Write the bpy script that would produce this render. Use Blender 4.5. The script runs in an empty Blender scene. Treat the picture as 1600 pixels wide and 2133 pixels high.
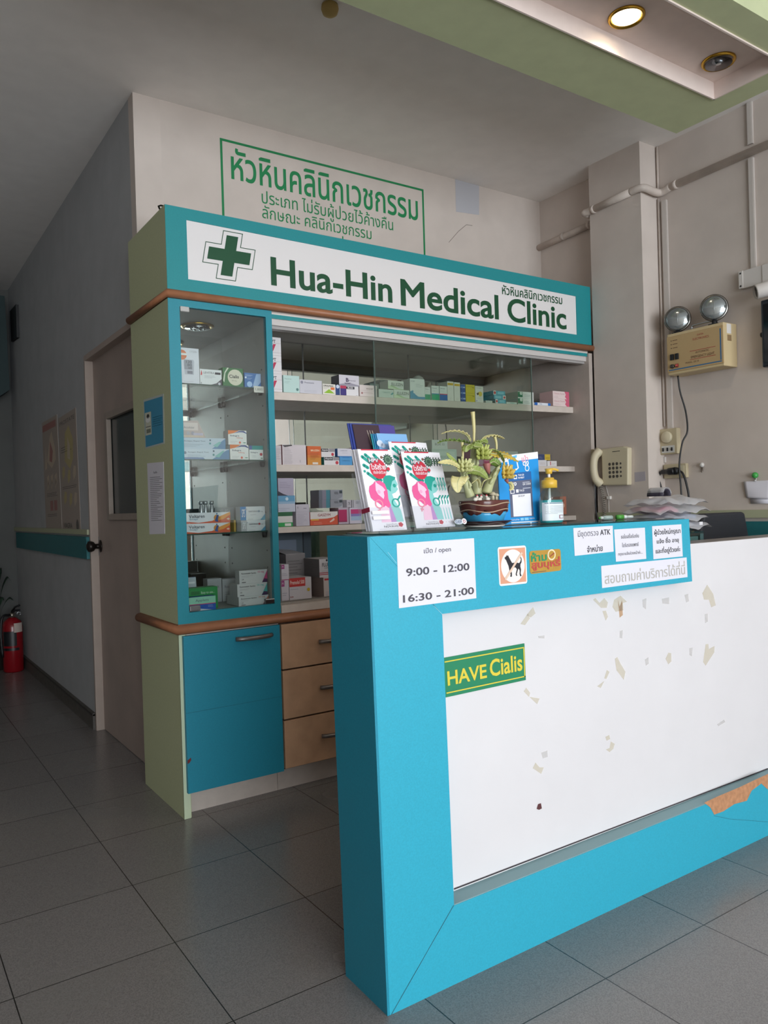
import bpy, bmesh, math, random
import numpy as np
from mathutils import Vector, Matrix
from mathutils.geometry import delaunay_2d_cdt
random.seed(7)
S = bpy.context.scene
COL = S.collection
R = math.radians

# ------------------------------------------------------------------ camera, light, exposure
CAM = Vector((-0.9846, -2.8828, 1.1685))
YAW, PIT, ROL, FPX = R(33.9695), R(-0.424), R(-1.7299), 1614.8
fw = Vector((math.sin(YAW)*math.cos(PIT), math.cos(YAW)*math.cos(PIT), math.sin(PIT)))
rt = Vector((math.cos(YAW), -math.sin(YAW), 0)); up = rt.cross(fw)
rt, up = math.cos(ROL)*rt + math.sin(ROL)*up, -math.sin(ROL)*rt + math.cos(ROL)*up
cd = bpy.data.cameras.new('camera'); cam = bpy.data.objects.new('camera', cd); COL.objects.link(cam)
m = Matrix((rt, up, -fw)).transposed().to_4x4(); m.translation = CAM
cam.matrix_world = m
cd.sensor_fit = 'HORIZONTAL'; cd.sensor_width = 36; cd.lens = FPX*36/1600; cd.clip_start = .02
S.camera = cam

S.view_settings.view_transform = 'Standard'; S.view_settings.look = 'None'
S.view_settings.gamma = 1; S.view_settings.use_curve_mapping = False
S.view_settings.exposure = 0.0
S.cycles.max_bounces = 10; S.cycles.transparent_max_bounces = 24
S.cycles.diffuse_bounces = 6; S.cycles.glossy_bounces = 5
S.cycles.caustics_reflective = False; S.cycles.caustics_refractive = False
S.cycles.sample_clamp_indirect = 6

w = bpy.data.worlds.new('street_daylight'); S.world = w; w.use_nodes = True
bg = w.node_tree.nodes['Background']; bg.inputs[0].default_value = (.80, .90, 1, 1); bg.inputs[1].default_value = 2.2

def area(name, loc, rot, sx, sy, power, col):
    l = bpy.data.lights.new(name, 'AREA'); l.shape = 'RECTANGLE'; l.size = sx; l.size_y = sy
    l.energy = power; l.color = col
    o = bpy.data.objects.new(name, l); COL.objects.link(o); o.location = loc; o.rotation_euler = rot
    return o
area('daylight_through_shopfront', (-.55, -7.92, 1.35), (R(90), 0, 0), 5.7, 2.5, 395, (.92, .96, 1))

# ------------------------------------------------------------------ helpers
def A(px, py, **k):                      # a point of the photograph on a plane x=, y= or z=
    d = fw + rt*((px-800)/FPX) - up*((py-1066.5)/FPX)
    (ax, v), = k.items(); i = 'xyz'.index(ax)
    return CAM + d*((v-CAM[i])/d[i])

def lin(c):
    if isinstance(c, str):
        c = c.lstrip('#'); c = ''.join(q*2 for q in c) if len(c) == 3 else c; c = [int(c[i:i+2], 16)/255 for i in (0, 2, 4)]
    return tuple((x/12.92 if x <= .04045 else ((x+.055)/1.055)**2.4) for x in c)

MATS = {}
def M(hexc, rough=.55, metal=0, noise=0, scale=60, bump=0, name=None, spec=.5, alpha=1):
    key = (hexc, rough, metal, noise, scale, bump, spec, alpha)
    if key in MATS: return MATS[key]
    mt = bpy.data.materials.new(name or 'mat_'+str(hexc).lstrip('#')); mt.use_nodes = True
    nt = mt.node_tree; b = nt.nodes['Principled BSDF']; c = lin(hexc)
    b.inputs['Base Color'].default_value = (*c, 1); b.inputs['Roughness'].default_value = rough
    b.inputs['Metallic'].default_value = metal; b.inputs['Specular IOR Level'].default_value = spec
    b.inputs['Alpha'].default_value = alpha
    if noise or bump:
        tc = nt.nodes.new('ShaderNodeTexCoord'); n = nt.nodes.new('ShaderNodeTexNoise')
        n.inputs['Scale'].default_value = scale; n.inputs['Detail'].default_value = 5
        nt.links.new(tc.outputs['Object'], n.inputs['Vector'])
        if noise:
            r = nt.nodes.new('ShaderNodeValToRGB')
            r.color_ramp.elements[0].position = .3; r.color_ramp.elements[1].position = .7
            r.color_ramp.elements[0].color = (*[x*(1-noise) for x in c], 1)
            r.color_ramp.elements[1].color = (*[min(1, x*(1+noise)) for x in c], 1)
            nt.links.new(n.outputs['Fac'], r.inputs['Fac']); nt.links.new(r.outputs['Color'], b.inputs['Base Color'])
        if bump:
            bp = nt.nodes.new('ShaderNodeBump'); bp.inputs['Strength'].default_value = bump; bp.inputs['Distance'].default_value = .004
            nt.links.new(n.outputs['Fac'], bp.inputs['Height']); nt.links.new(bp.outputs['Normal'], b.inputs['Normal'])
    MATS[key] = mt
    return mt

def glass_mat(name, tint, refl=.06, rough=.0, rc=(1, 1, 1)):    # a thin sheet: see-through with a fresnel reflection
    mt = bpy.data.materials.new(name); mt.use_nodes = True; nt = mt.node_tree; nt.nodes.clear()
    o = nt.nodes.new('ShaderNodeOutputMaterial'); mx = nt.nodes.new('ShaderNodeMixShader')
    t = nt.nodes.new('ShaderNodeBsdfTransparent'); t.inputs[0].default_value = (*tint, 1)
    g = nt.nodes.new('ShaderNodeBsdfGlossy'); g.inputs['Roughness'].default_value = rough; g.inputs[0].default_value = (*rc, 1)
    f = nt.nodes.new('ShaderNodeLayerWeight'); f.inputs[0].default_value = .25
    mr = nt.nodes.new('ShaderNodeMapRange'); mr.inputs['To Min'].default_value = refl; mr.inputs['To Max'].default_value = .8
    nt.links.new(f.outputs['Facing'], mr.inputs['Value'])
    mr.inputs['From Min'].default_value = .3
    nt.links.new(mr.outputs[0], mx.inputs[0]); nt.links.new(t.outputs[0], mx.inputs[1]); nt.links.new(g.outputs[0], mx.inputs[2])
    nt.links.new(mx.outputs[0], o.inputs[0])
    return mt
GLASS = glass_mat('clear_glass', (.93, .96, .95), .03)
GREENGLASS = glass_mat('greenish_glass', (.92, .945, .925), .03)
ACRYL = glass_mat('clear_acrylic', (.975, .98, .985), .025)
FILM = glass_mat('clear_plastic_film', (.86, .87, .89), .06, .15)
def milky(mt, fac):                       # a little white haze in the sheet
    nt = mt.node_tree; o = [n for n in nt.nodes if n.type == 'OUTPUT_MATERIAL'][0]; src = o.inputs[0].links[0].from_socket
    d = nt.nodes.new('ShaderNodeBsdfDiffuse'); d.inputs[0].default_value = (.85, .85, .88, 1); mx = nt.nodes.new('ShaderNodeMixShader'); mx.inputs[0].default_value = fac
    nt.links.new(src, mx.inputs[1]); nt.links.new(d.outputs[0], mx.inputs[2]); nt.links.new(mx.outputs[0], o.inputs[0])
milky(FILM, .3); milky(ACRYL, .035)
def mirror_mat():
    mt = bpy.data.materials.new('mirror_glass'); mt.use_nodes = True
    b = mt.node_tree.nodes['Principled BSDF']; b.inputs['Base Color'].default_value = (.88, .90, .87, 1)
    b.inputs['Metallic'].default_value = 1; b.inputs['Roughness'].default_value = .02
    return mt
MIRROR = mirror_mat()

def emit(hexc, st):
    mt = bpy.data.materials.new('lamp_glow'); mt.use_nodes = True; nt = mt.node_tree; nt.nodes.clear()
    o = nt.nodes.new('ShaderNodeOutputMaterial'); e = nt.nodes.new('ShaderNodeEmission')
    e.inputs[0].default_value = (*lin(hexc), 1); e.inputs[1].default_value = st
    nt.links.new(e.outputs[0], o.inputs[0]); return mt

# --- text: outlines triangulated with a non-zero winding rule, so overlapping strokes fill cleanly
_TX = {}
UPV = set('\u0e31\u0e34\u0e35\u0e36\u0e37\u0e47'); TONE = set('\u0e48\u0e49\u0e4a\u0e4b\u0e4c')
def _loops(s, bold, res):
    c = bpy.data.curves.new('t', 'FONT'); c.body = s; c.size = 1; c.fill_mode = 'NONE'; c.dimensions = '2D'
    c.resolution_u = res
    o = bpy.data.objects.new('t', c); COL.objects.link(o)
    dg = bpy.context.evaluated_depsgraph_get(); dg.update()
    me = bpy.data.meshes.new_from_object(o.evaluated_get(dg))
    vs = [v.co.xy.copy() for v in me.vertices]; par = list(range(len(vs)))
    def find(a):
        while par[a] != a: par[a] = par[par[a]]; a = par[a]
        return a
    for e in me.edges:
        a, b = find(e.vertices[0]), find(e.vertices[1])
        if a != b: par[max(a, b)] = min(a, b)
    g = {}
    for i in range(len(vs)): g.setdefault(find(i), []).append(vs[i])
    bpy.data.objects.remove(o); bpy.data.curves.remove(c); bpy.data.meshes.remove(me)
    L = [g[k] for k in sorted(g) if len(g[k]) > 2]
    if bold:                              # thicken the strokes: move every outline towards its outer side
        ar = lambda l: sum(l[i].x*l[(i+1) % len(l)].y-l[(i+1) % len(l)].x*l[i].y for i in range(len(l)))
        sg = 1 if ar(max(L, key=lambda l: abs(ar(l)))) > 0 else -1; out = []
        for l in L:
            l = [p for i, p in enumerate(l) if (p-l[i-1]).length > 1e-4]; n = len(l); q = []
            for i in range(n):
                d0, d1 = (l[i]-l[i-1]).normalized(), (l[(i+1) % n]-l[i]).normalized()
                n0, n1 = Vector((d0.y, -d0.x)), Vector((d1.y, -d1.x)); mm = n0+n1
                mm = mm.normalized() if mm.length > 1e-3 else n0
                q.append(l[i]+mm*(sg*bold/max(.55, mm.dot(n0))))
            out.append(q)
        L = out
    return L
def text2d(s, bold=0, res=3):
    key = (s, bold, res)
    if key in _TX: return _TX[key]
    base, marks = '', []
    for ch in s:
        if ch in TONE and base and base[-1] in UPV: marks.append((len(base), ch))
        else: base += ch
    L = _loops(base, bold, res)
    for k, ch in marks:
        n = len(_loops(base[:k], bold, res)); L += [[p+Vector((0, .19)) for p in l] for l in _loops(base[:k]+ch, bold, res)[n:]]
    pts, edges = [], []
    for l in L:
        o = len(pts); pts += l; edges += [(o+i, o+(i+1) % len(l)) for i in range(len(l))]
    r = delaunay_2d_cdt(pts, edges, [], 0, 1e-5)
    V = [(v.x, v.y) for v in r[0]]; F = [list(f) for f in r[2]]
    a = np.concatenate([np.array([tuple(p) for p in l]) for l in L]); b = np.concatenate([np.roll(np.array([tuple(p) for p in l]), -1, 0) for l in L])
    out = []
    for f in F:
        cx, cy = sum(V[i][0] for i in f)/3, sum(V[i][1] for i in f)/3
        u = (a[:, 1] <= cy) & (b[:, 1] > cy); d = (a[:, 1] > cy) & (b[:, 1] <= cy)
        side = (b[:, 0]-a[:, 0])*(cy-a[:, 1])-(cx-a[:, 0])*(b[:, 1]-a[:, 1])
        if (u & (side > 0)).sum()-(d & (side < 0)).sum(): out.append(f)
    Va = np.array(V); used = sorted({i for f in out for i in f})
    lo, hi = Va[used].min(0), Va[used].max(0)
    ix = {j: i for i, j in enumerate(used)}
    _TX[key] = (((Va[used]-lo)/(hi-lo)), [[ix[i] for i in f] for f in out], (hi-lo))
    return _TX[key]

class Fr:                                 # a flat frame: origin, right, up (unit = metres, or scaled to w x h)
    def __init__(s, o, u, v, w=1, h=1):
        s.o, s.u, s.v = Vector(o), Vector(u).normalized(), Vector(v).normalized(); s.n = s.u.cross(s.v); s.w, s.h = w, h
    def __call__(s, a, b, off=0): return s.o + s.u*(a*s.w) + s.v*(b*s.h) + s.n*off
FRONT = ((1, 0, 0), (0, 0, 1)); SIDE = ((0, -1, 0), (0, 0, 1))     # facing -y, facing -x

class MB:
    def __init__(s): s.v, s.f, s.mi, s.sm, s.mats = [], [], [], [], []
    def m(s, mat):
        if mat not in s.mats: s.mats.append(mat)
        return s.mats.index(mat)
    def poly(s, pts, mat, smooth=False):
        o = len(s.v); s.v += [Vector(p) for p in pts]; s.f.append(list(range(o, o+len(pts)))); s.mi.append(s.m(mat)); s.sm.append(smooth)
    def faces(s, pts, fs, mat, smooth=False):
        o = len(s.v); s.v += [Vector(p) for p in pts]; k = s.m(mat)
        for f in fs: s.f.append([o+i for i in f]); s.mi.append(k); s.sm.append(smooth)
    def hexa(s, p, mat):                  # 8 corners: bottom 4 ccw, top 4 ccw
        s.faces(p, [(3, 2, 1, 0), (4, 5, 6, 7), (0, 1, 5, 4), (1, 2, 6, 5), (2, 3, 7, 6), (3, 0, 4, 7)], mat)
    def box(s, x0, x1, y0, y1, z0, z1, mat):
        s.hexa([(x0, y0, z0), (x1, y0, z0), (x1, y1, z0), (x0, y1, z0), (x0, y0, z1), (x1, y0, z1), (x1, y1, z1), (x0, y1, z1)], mat)
        return s
    def slab(s, fr, a0, b0, a1, b1, t0, t1, mat):   # a box in a frame, from offset t0 to t1 along the normal
        q = [(a0, b0), (a1, b0), (a1, b1), (a0, b1)]
        s.hexa([fr(a, b, t0) for a, b in q]+[fr(a, b, t1) for a, b in q], mat); return s
    def prism(s, fr, pts, t0, t1, mat):
        n = len(pts); s.faces([fr(a, b, t0) for a, b in pts]+[fr(a, b, t1) for a, b in pts],
            [list(range(n))[::-1], list(range(n, 2*n))]+[(i, (i+1) % n, n+(i+1) % n, n+i) for i in range(n)], mat); return s
    def rect(s, fr, a0, b0, a1, b1, mat, off=.0006): s.poly([fr(a0, b0, off), fr(a1, b0, off), fr(a1, b1, off), fr(a0, b1, off)], mat)
    def pg(s, fr, pts, mat, off=.0006): s.poly([fr(a, b, off) for a, b in pts], mat)
    def disc(s, fr, a, b, r, mat, off=.0006, n=20, rb=None, a0=0, a1=360):
        rb = rb or r*fr.w/fr.h
        pts = [(a+r*math.cos(R(a0+(a1-a0)*i/n)), b+rb*math.sin(R(a0+(a1-a0)*i/n))) for i in range(n if a1-a0 == 360 else n+1)]
        s.pg(fr, pts, mat, off)
    def text(s, t, fr, a0, b0, a1, b1, mat, bold=0, off=.0009, res=3):
        V, F, _ = text2d(t, bold, res)
        s.faces([fr(a0+x*(a1-a0), b0+y*(b1-b0), off) for x, y in V], F, mat)
    def tube(s, pts, r, mat, n=10, cap=True, flat=1):
        P = [Vector(p) for p in pts]; k = len(P); rs = r if isinstance(r, (list, tuple)) else [r]*k
        T = [(P[min(i+1, k-1)]-P[max(i-1, 0)]).normalized() for i in range(k)]
        a = Vector((0, 0, 1)) if abs(T[0].z) < .9 else Vector((1, 0, 0)); N = (a-T[0]*a.dot(T[0])).normalized()
        vs = []
        for i in range(k):
            N = (N-T[i]*N.dot(T[i])).normalized(); B = T[i].cross(N)
            vs += [P[i]+N*(rs[i]*math.cos(2*math.pi*j/n))*flat+B*(rs[i]*math.sin(2*math.pi*j/n)) for j in range(n)]
        fs = [(i*n+j, i*n+(j+1) % n, (i+1)*n+(j+1) % n, (i+1)*n+j) for i in range(k-1) for j in range(n)]
        if cap: fs += [list(range(n))[::-1], list(range((k-1)*n, k*n))]
        s.faces(vs, fs, mat, True); return s
    def lathe(s, prof, o, mat, n=28, ax=((1, 0, 0), (0, 1, 0), (0, 0, 1)), sx=1, sy=1, p=2):
        X, Y, Z = map(Vector, ax); o = Vector(o); vs = []
        for r, z in prof:
            for j in range(n):
                c, q = math.cos(2*math.pi*j/n), math.sin(2*math.pi*j/n)
                k = 1 if p == 2 else (abs(c)**p+abs(q)**p)**(-1/p)
                vs.append(o+X*(r*c*sx*k)+Y*(r*q*sy*k)+Z*z)
        k = len(prof); fs = [(i*n+j, i*n+(j+1) % n, (i+1)*n+(j+1) % n, (i+1)*n+j) for i in range(k-1) for j in range(n)]
        if prof[0][0] > 1e-6: fs.append(list(range(n))[::-1])
        if prof[-1][0] > 1e-6: fs.append(list(range((k-1)*n, k*n)))
        s.faces(vs, fs, mat, True); return s
    def ball(s, c, r, mat, n=14, sc=(1, 1, 1)):
        prof = [(max(1e-7, r*math.sin(math.pi*i/n)), -r*math.cos(math.pi*i/n)*sc[2]) for i in range(n+1)]
        return s.lathe(prof, c, mat, n+4, sx=sc[0], sy=sc[1])
    def grid(s, fn, nu, nv, mat, smooth=True):
        s.faces([fn(i/nu, j/nv) for i in range(nu+1) for j in range(nv+1)],
                [(i*(nv+1)+j, (i+1)*(nv+1)+j, (i+1)*(nv+1)+j+1, i*(nv+1)+j+1) for i in range(nu) for j in range(nv)], mat, smooth); return s
    def build(s, name, parent=None, bevel=0, solid=0, seg=2, label=None):
        me = bpy.data.meshes.new(name); V = s.v
        c = Vector((0, 0, 0))
        if parent is None:
            c = Vector(((min(v.x for v in V)+max(v.x for v in V))/2, (min(v.y for v in V)+max(v.y for v in V))/2, min(v.z for v in V)))
        me.from_pydata([tuple(v-c) for v in V], [], s.f)
        for mt in s.mats: me.materials.append(mt)
        me.polygons.foreach_set('material_index', s.mi); me.polygons.foreach_set('use_smooth', s.sm); me.update()
        o = bpy.data.objects.new(name, me); COL.objects.link(o)
        if parent is None: o.location = c
        else:
            o.parent = parent; L = Vector((0, 0, 0)); q = parent
            while q: L += Vector(q.location); q = q.parent
            o.location = -L
        if bevel:
            b = o.modifiers.new('edge', 'BEVEL'); b.width = bevel; b.segments = seg; b.limit_method = 'ANGLE'; b.angle_limit = R(40)
        if solid:
            b = o.modifiers.new('thick', 'SOLIDIFY'); b.thickness = solid; b.offset = 0
        if label: o['label'] = label
        return o

def tag(o, label, cat, group=None):
    o['label'] = label; o['category'] = cat
    if group: o['group'] = group
    return o
def empty(name, loc, label, cat, group=None):
    o = bpy.data.objects.new(name, None); COL.objects.link(o); o.location = loc; o.empty_display_size = .05
    return tag(o, label, cat, group)
def struct(o): o['kind'] = 'structure'; return o
def sbox(name, *a, parent=None, bevel=0):
    b = MB().box(*a); o = b.build(name, parent, bevel)
    return struct(o) if parent is None else o

# ------------------------------------------------------------------ the room
CREAM = M('#cabfb7', .75, noise=.05, scale=6, bump=.15, name='cream_wall_paint')
CEILM = M('#e9e5e1', .85, noise=.03, scale=9, bump=.1, name='ceiling_paint')
CORR = M('#a9abad', .8, noise=.05, scale=7, bump=.1, name='corridor_paint')
GREENM = M('#b9bf99', .6, noise=.04, scale=120, name='sage_green_laminate')
SOFFG = M('#bdc49c', .8, noise=.04, scale=14, name='sage_green_paint')
PINKM = M('#e0d0c8', .8, noise=.03, scale=20, name='pinkish_white_paint')
TEAL = M('#2fa3bd', .42, noise=.06, scale=260, name='teal_laminate')
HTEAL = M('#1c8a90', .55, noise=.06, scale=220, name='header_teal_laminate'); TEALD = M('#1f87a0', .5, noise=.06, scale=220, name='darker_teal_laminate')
BROWN = M('#a06a4a', .45, noise=.10, scale=18, name='brown_wood_moulding')
BLK = M('#15161a', .45); WHITE = M('#efeff2', .5); GREY = M('#8a8a8c', .5)
H = 2.995

def floor_mat():
    mt = bpy.data.materials.new('grey_floor_tiles'); mt.use_nodes = True; nt = mt.node_tree; b = nt.nodes['Principled BSDF']
    tc = nt.nodes.new('ShaderNodeTexCoord'); mp = nt.nodes.new('ShaderNodeMapping')
    mp.inputs['Location'].default_value = (-.088, .004, 0)
    br = nt.nodes.new('ShaderNodeTexBrick'); br.offset = 0; br.squash = 1
    br.inputs['Scale'].default_value = 1; br.inputs['Brick Width'].default_value = .4; br.inputs['Row Height'].default_value = .4
    br.inputs['Mortar Size'].default_value = .0016; br.inputs['Mortar Smooth'].default_value = .2; br.inputs['Bias'].default_value = 0
    br.inputs['Color1'].default_value = (*lin('#85817f'), 1); br.inputs['Color2'].default_value = (*lin('#898583'), 1); br.inputs['Mortar'].default_value = (*lin('#2c2a28'), 1)
    n = nt.nodes.new('ShaderNodeTexNoise'); n.inputs['Scale'].default_value = 320; n.inputs['Detail'].default_value = 2
    mx = nt.nodes.new('ShaderNodeMix'); mx.data_type = 'RGBA'; mx.blend_type = 'MULTIPLY'; mx.inputs[0].default_value = .55
    rp = nt.nodes.new('ShaderNodeValToRGB'); rp.color_ramp.elements[0].color = (.45, .45, .45, 1); rp.color_ramp.elements[1].color = (1, 1, 1, 1)
    rp.color_ramp.elements[0].position = .35; rp.color_ramp.elements[1].position = .62
    n2 = nt.nodes.new('ShaderNodeTexNoise'); n2.inputs['Scale'].default_value = 3
    mr = nt.nodes.new('ShaderNodeMapRange'); mr.inputs['To Min'].default_value = .16; mr.inputs['To Max'].default_value = .34
    L = nt.links.new
    L(tc.outputs['Object'], mp.inputs[0]); L(mp.outputs[0], br.inputs['Vector']); mp2 = nt.nodes.new('ShaderNodeMapping'); mp2.inputs['Location'].default_value = (.13, .29, .377); L(tc.outputs['Object'], mp2.inputs[0]); L(mp2.outputs[0], n.inputs['Vector']); L(mp2.outputs[0], n2.inputs['Vector'])
    L(n.outputs['Fac'], rp.inputs[0]); L(br.outputs['Color'], mx.inputs[6]); L(rp.outputs[0], mx.inputs[7]); L(mx.outputs[2], b.inputs['Base Color'])
    L(n2.outputs['Fac'], mr.inputs['Value']); L(mr.outputs[0], b.inputs['Roughness'])
    return mt
fl = struct(MB().box(-3.7, 2.62, -8.0, 4.05, -.1, 0, floor_mat()).build('floor'))
# keep the tile lattice in world coordinates
fl.data.transform(Matrix.Translation(fl.location)); fl.location = (0, 0, 0)

sbox('ceiling', -3.7, 2.62, -8.0, 4.05, H, H+.1, CEILM)
sbox('wall_back', .16, 2.5, .491, .60, 0, H, CREAM)
c = MB(); c.box(.041, .16, .491, .56, 0, H, CREAM); c.box(.041, .16, .56, 1.48, 2.01, H, CORR); c.box(.041, .16, 1.48, 3.95, 0, H, CORR)
struct(c.build('wall_corridor'))
sbox('wall_right', 2.5, 2.62, -8.0, .60, 0, H, CREAM)
sbox('wall_column', 2.365, 2.5, -.346, -.012, 0, H, CREAM)
sbox('wall_left', -3.7, -3.6, -8.0, 3.95, 0, H, M('#a09890', .7, noise=.08, scale=8, name='left_wall_paint'))
sbox('wall_end', -3.7, .16, 3.95, 4.05, 0, H, M('#5d5e5c', .8, noise=.06, scale=7, name='end_wall_paint'))
f = MB()
for a in ((-3.7, -3.5, 0, H), (2.42, 2.62, 0, H), (-3.5, 2.42, 2.62, H), (-3.5, 2.42, 0, .06)):
    f.box(a[0], a[1], -8.1, -8.0, a[2], a[3], CREAM)
struct(f.build('wall_front'))
wn = struct(bpy.data.objects.new('window_1', None)); COL.objects.link(wn); wn.location = (-.55, -8.05, .06)
ALU = M('#b9bcc0', .35, .8)
b = MB()
for x in (-3.5, -2.03, -.56, .91, 2.38): b.box(x, x+.04, -8.08, -8.02, .06, 2.62, ALU)
for z in (.06, 2.08, 2.58): b.box(-3.46, 2.38, -8.07, -8.03, z, z+.04, ALU)
b.build('window_frame', wn)
MB().box(-3.47, 2.39, -8.052, -8.048, .09, 2.6, GLASS).build('window_pane', wn)

# door in the corridor wall
DOORM = M('#a5968d', .5, noise=.08, scale=5, name='beige_door_paint')
d = struct(bpy.data.objects.new('door_1', None)); COL.objects.link(d); d.location = (.1, 1.02, 0)
b = MB(); fx = .078
b.box(fx, fx+.035, .56, 1.478, .004, 1.16, DOORM); b.box(fx, fx+.035, .56, 1.478, 1.668, 2.0, DOORM)
b.box(fx, fx+.035, 1.215, 1.478, 1.16, 1.668, DOORM); b.box(fx, fx+.035, .56, .62, 1.16, 1.668, DOORM)
b.build('door_leaf', d)
b = MB(); fr = M('#9b8f85', .5, noise=.06, scale=15)
b.box(fx-.014, fx+.01, 1.185, 1.235, 1.14, 1.69, fr); b.box(fx-.014, fx+.01, .58, .63, 1.14, 1.69, fr)
b.box(fx-.014, fx+.01, .63, 1.185, 1.14, 1.172, fr); b.box(fx-.014, fx+.01, .63, 1.185, 1.655, 1.69, fr); b.build('window_frame', d, .003)
MB().box(fx+.012, fx+.02, .62, 1.215, 1.16, 1.668, M('#2b3436', .15)).build('door_window_pane', d, label='dark frosted pane in the door')
jm = M('#a99a90', .55, noise=.05, scale=12)
b = MB(); b.box(.036, .113, 1.478, 1.50, 0, 2.03, jm); b.box(.036, .113, .55, 1.478, 2.0, 2.03, jm); b.build('door_frame', d, .002)
b = MB(); k = (fx, 1.435, 1.0)
b.lathe([(.034, 0), (.034, .005), (.014, .009), (.013, .028), (.024, .036), (.030, .05), (.028, .064), (.014, .072), (1e-6, .073)], k, M('#2a2421', .35, .6), 20, ((0, -1, 0), (0, 0, 1), (-1, 0, 0)))
b.build('door_knob', d)
b = MB().box(fx-.001, fx+.002, 1.46, 1.478, .95, 1.05, GREY); b.build('latch_plate', d)

DADO = M('#a9ad90', .6); TBAND = M('#1f6a70', .55, noise=.04, scale=60)
def band(name, segs, z0, z1, mt):
    b = MB()
    for s in segs: b.box(*s, z0, z1, mt)
    return struct(b.build(name))
band('trim_1', [(.027, .041, 1.512, 3.95)], 1.062, 1.09, DADO)
band('trim_2', [(.022, .041, 1.512, 3.82)], .93, 1.05, TBAND)
rs = lambda t: [(2.5-t, 2.5, -8.0, -.346), (2.365-t, 2.365, -.346, -.012), (2.365-t, 2.5, -.346-t, -.346)]
band('trim_3', rs(.014), 1.062, 1.099, DADO)
band('trim_4', rs(.018), .93, 1.045, TBAND)
b = MB(); bm = M('#55514c', .6, noise=.2, scale=30)
b.box(.026, .041, 1.51, 3.95, 0, .09, bm); b.box(.022, .041, 1.51, 3.95, .076, .084, M('#3a3733', .6)); struct(b.build('baseboard_corridor'))
struct(MB().box(2.484, 2.5, -8.0, -.346, 0, .09, bm).build('baseboard_right'))
# dark bulkhead box high at the corridor's end, and the end door
fr = Fr((0, 3.93, 0), *FRONT)
q = [A(x, y, y=3.70) for x, y in ((24, 812), (15, 617))]
b = MB(); zb = q[0].z; zt = q[1].z
b.prism(Fr((-.62, 3.7, 0), *FRONT), [(0, zb-.45), (.615, zb), (.60, zt), (0, zt)], -.25, 0, M('#26393b', .7)); struct(b.build('trim_5'))
d2 = struct(bpy.data.objects.new('door_2', None)); COL.objects.link(d2); d2.location = (-.6, 3.93, 0)
MB().box(-1.0, -.145, 3.915, 3.948, .0, 2.0, M('#6d675f', .6)).build('door_leaf', d2)
b = MB(); b.box(-.145, -.125, 3.90, 3.948, 0, 2.03, M('#3a3733', .5))
for i in range(14): b.box(-.118, -.108, 3.925, 3.948, 1.0+i*.05, 1.02+i*.05, M('#3a3733', .5))
b.build('door_frame', d2)
b = MB().ball((-.11, 3.89, 1.03), .022, M('#8d8a85', .3, .8)); b.tube([(-.11, 3.89, 1.03), (-.11, 3.948, 1.03)], .009, M('#3a3733', .5)); b.build('door_knob', d2)

# dropped soffit with a recessed panel
zS = 2.75; sx1, sy1 = 2.0, -.815; ix1, iy1, iy0 = 1.875, -1.075, -1.366; sy0 = -1.47; sx0 = -.6; ix0 = -.3
b = MB()
def ring(z0, z1, mt):
    for a in ((sx0, ix0, sy0, sy1), (ix1, sx1, sy0, sy1), (ix0, ix1, sy0, iy0), (ix0, ix1, iy1, sy1)): b.box(*a, z0, z1, mt)
ring(zS, 2.82, SOFFG)
struct(b.build('ceiling_soffit'))
b = MB()
for a in ((ix0, ix0+.006, iy0, iy1), (ix1-.006, ix1, iy0, iy1), (ix0, ix1, iy0, iy0+.006), (ix0, ix1, iy1-.006, iy1)): b.box(*a, zS-.006, 2.81, PINKM)
b.box(ix0, ix1, iy0, iy1, 2.81, 2.83, PINKM)
b.box(sx0+.05, sx1-.05, sy0+.05, sy1-.05, 2.83, H, PINKM)
struct(b.build('ceiling_panel'))

BRASS = M('#c39a3a', .22, .95); CHROME = M('#b8bcc0', .12, 1)
def downlight(px, py, z, r, label, on):
    p = A(px, py, z=z); o = empty('recessed_downlight', (p.x, p.y, z), label, 'downlight', None)
    b = MB(); b.lathe([(r*.76, .004), (r*.80, -.004), (r*.92, -.010), (r, -.004), (r, .001)], p, BRASS, 36); b.build('trim_ring', o)
    b = MB()
    if on:
        b.lathe([(r*.74, -.001), (r*.5, .004), (1e-6, .006)], (p.x, p.y, z-.004), emit('#ffe9c4', 9), 32); b.build('lit_lamp', o, label='glowing warm lamp')
        l = bpy.data.lights.new('downlight_lamp', 'SPOT'); l.energy = 14; l.color = (1, .82, .58); l.spot_size = R(150); l.spot_blend = .8; l.shadow_soft_size = .04
        lo = bpy.data.objects.new('downlight_lamp', l); COL.objects.link(lo); lo.location = (p.x, p.y, z-.02)
    else:
        b.lathe([(r*.78, .0), (r*.66, .004), (r*.5, .010), (r*.3, .013), (1e-6, .014)], (p.x, p.y, z-.012), M('#6d7176', .15, 1), 32); b.build('reflector', o, label='dark unlit chrome reflector')
        b = MB().ball((p.x, p.y, z-.004), r*.3, M('#c9cbcd', .1, .6), 10, (1, 1, .5)); b.build('bulb', o)
    return o
downlight(1305, 34, 2.81, .062, 'round brass downlight glowing warm in the pinkish ceiling recess', True)
downlight(1497, 127, 2.81, .062, 'round brass downlight with a dark unlit lamp near the recess corner', False)
p = A(687, 10, z=H)
b = MB().lathe([(.018, .006), (.030, .002), (.032, -.012), (.027, -.028), (.012, -.038), (1e-6, -.040)], (p.x, p.y, H-.004), M('#b39a5c', .6), 20)
tag(b.build('ceiling_call_point'), 'small yellowed round knob fixed to the ceiling beside the soffit', 'ceiling fitting')

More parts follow.
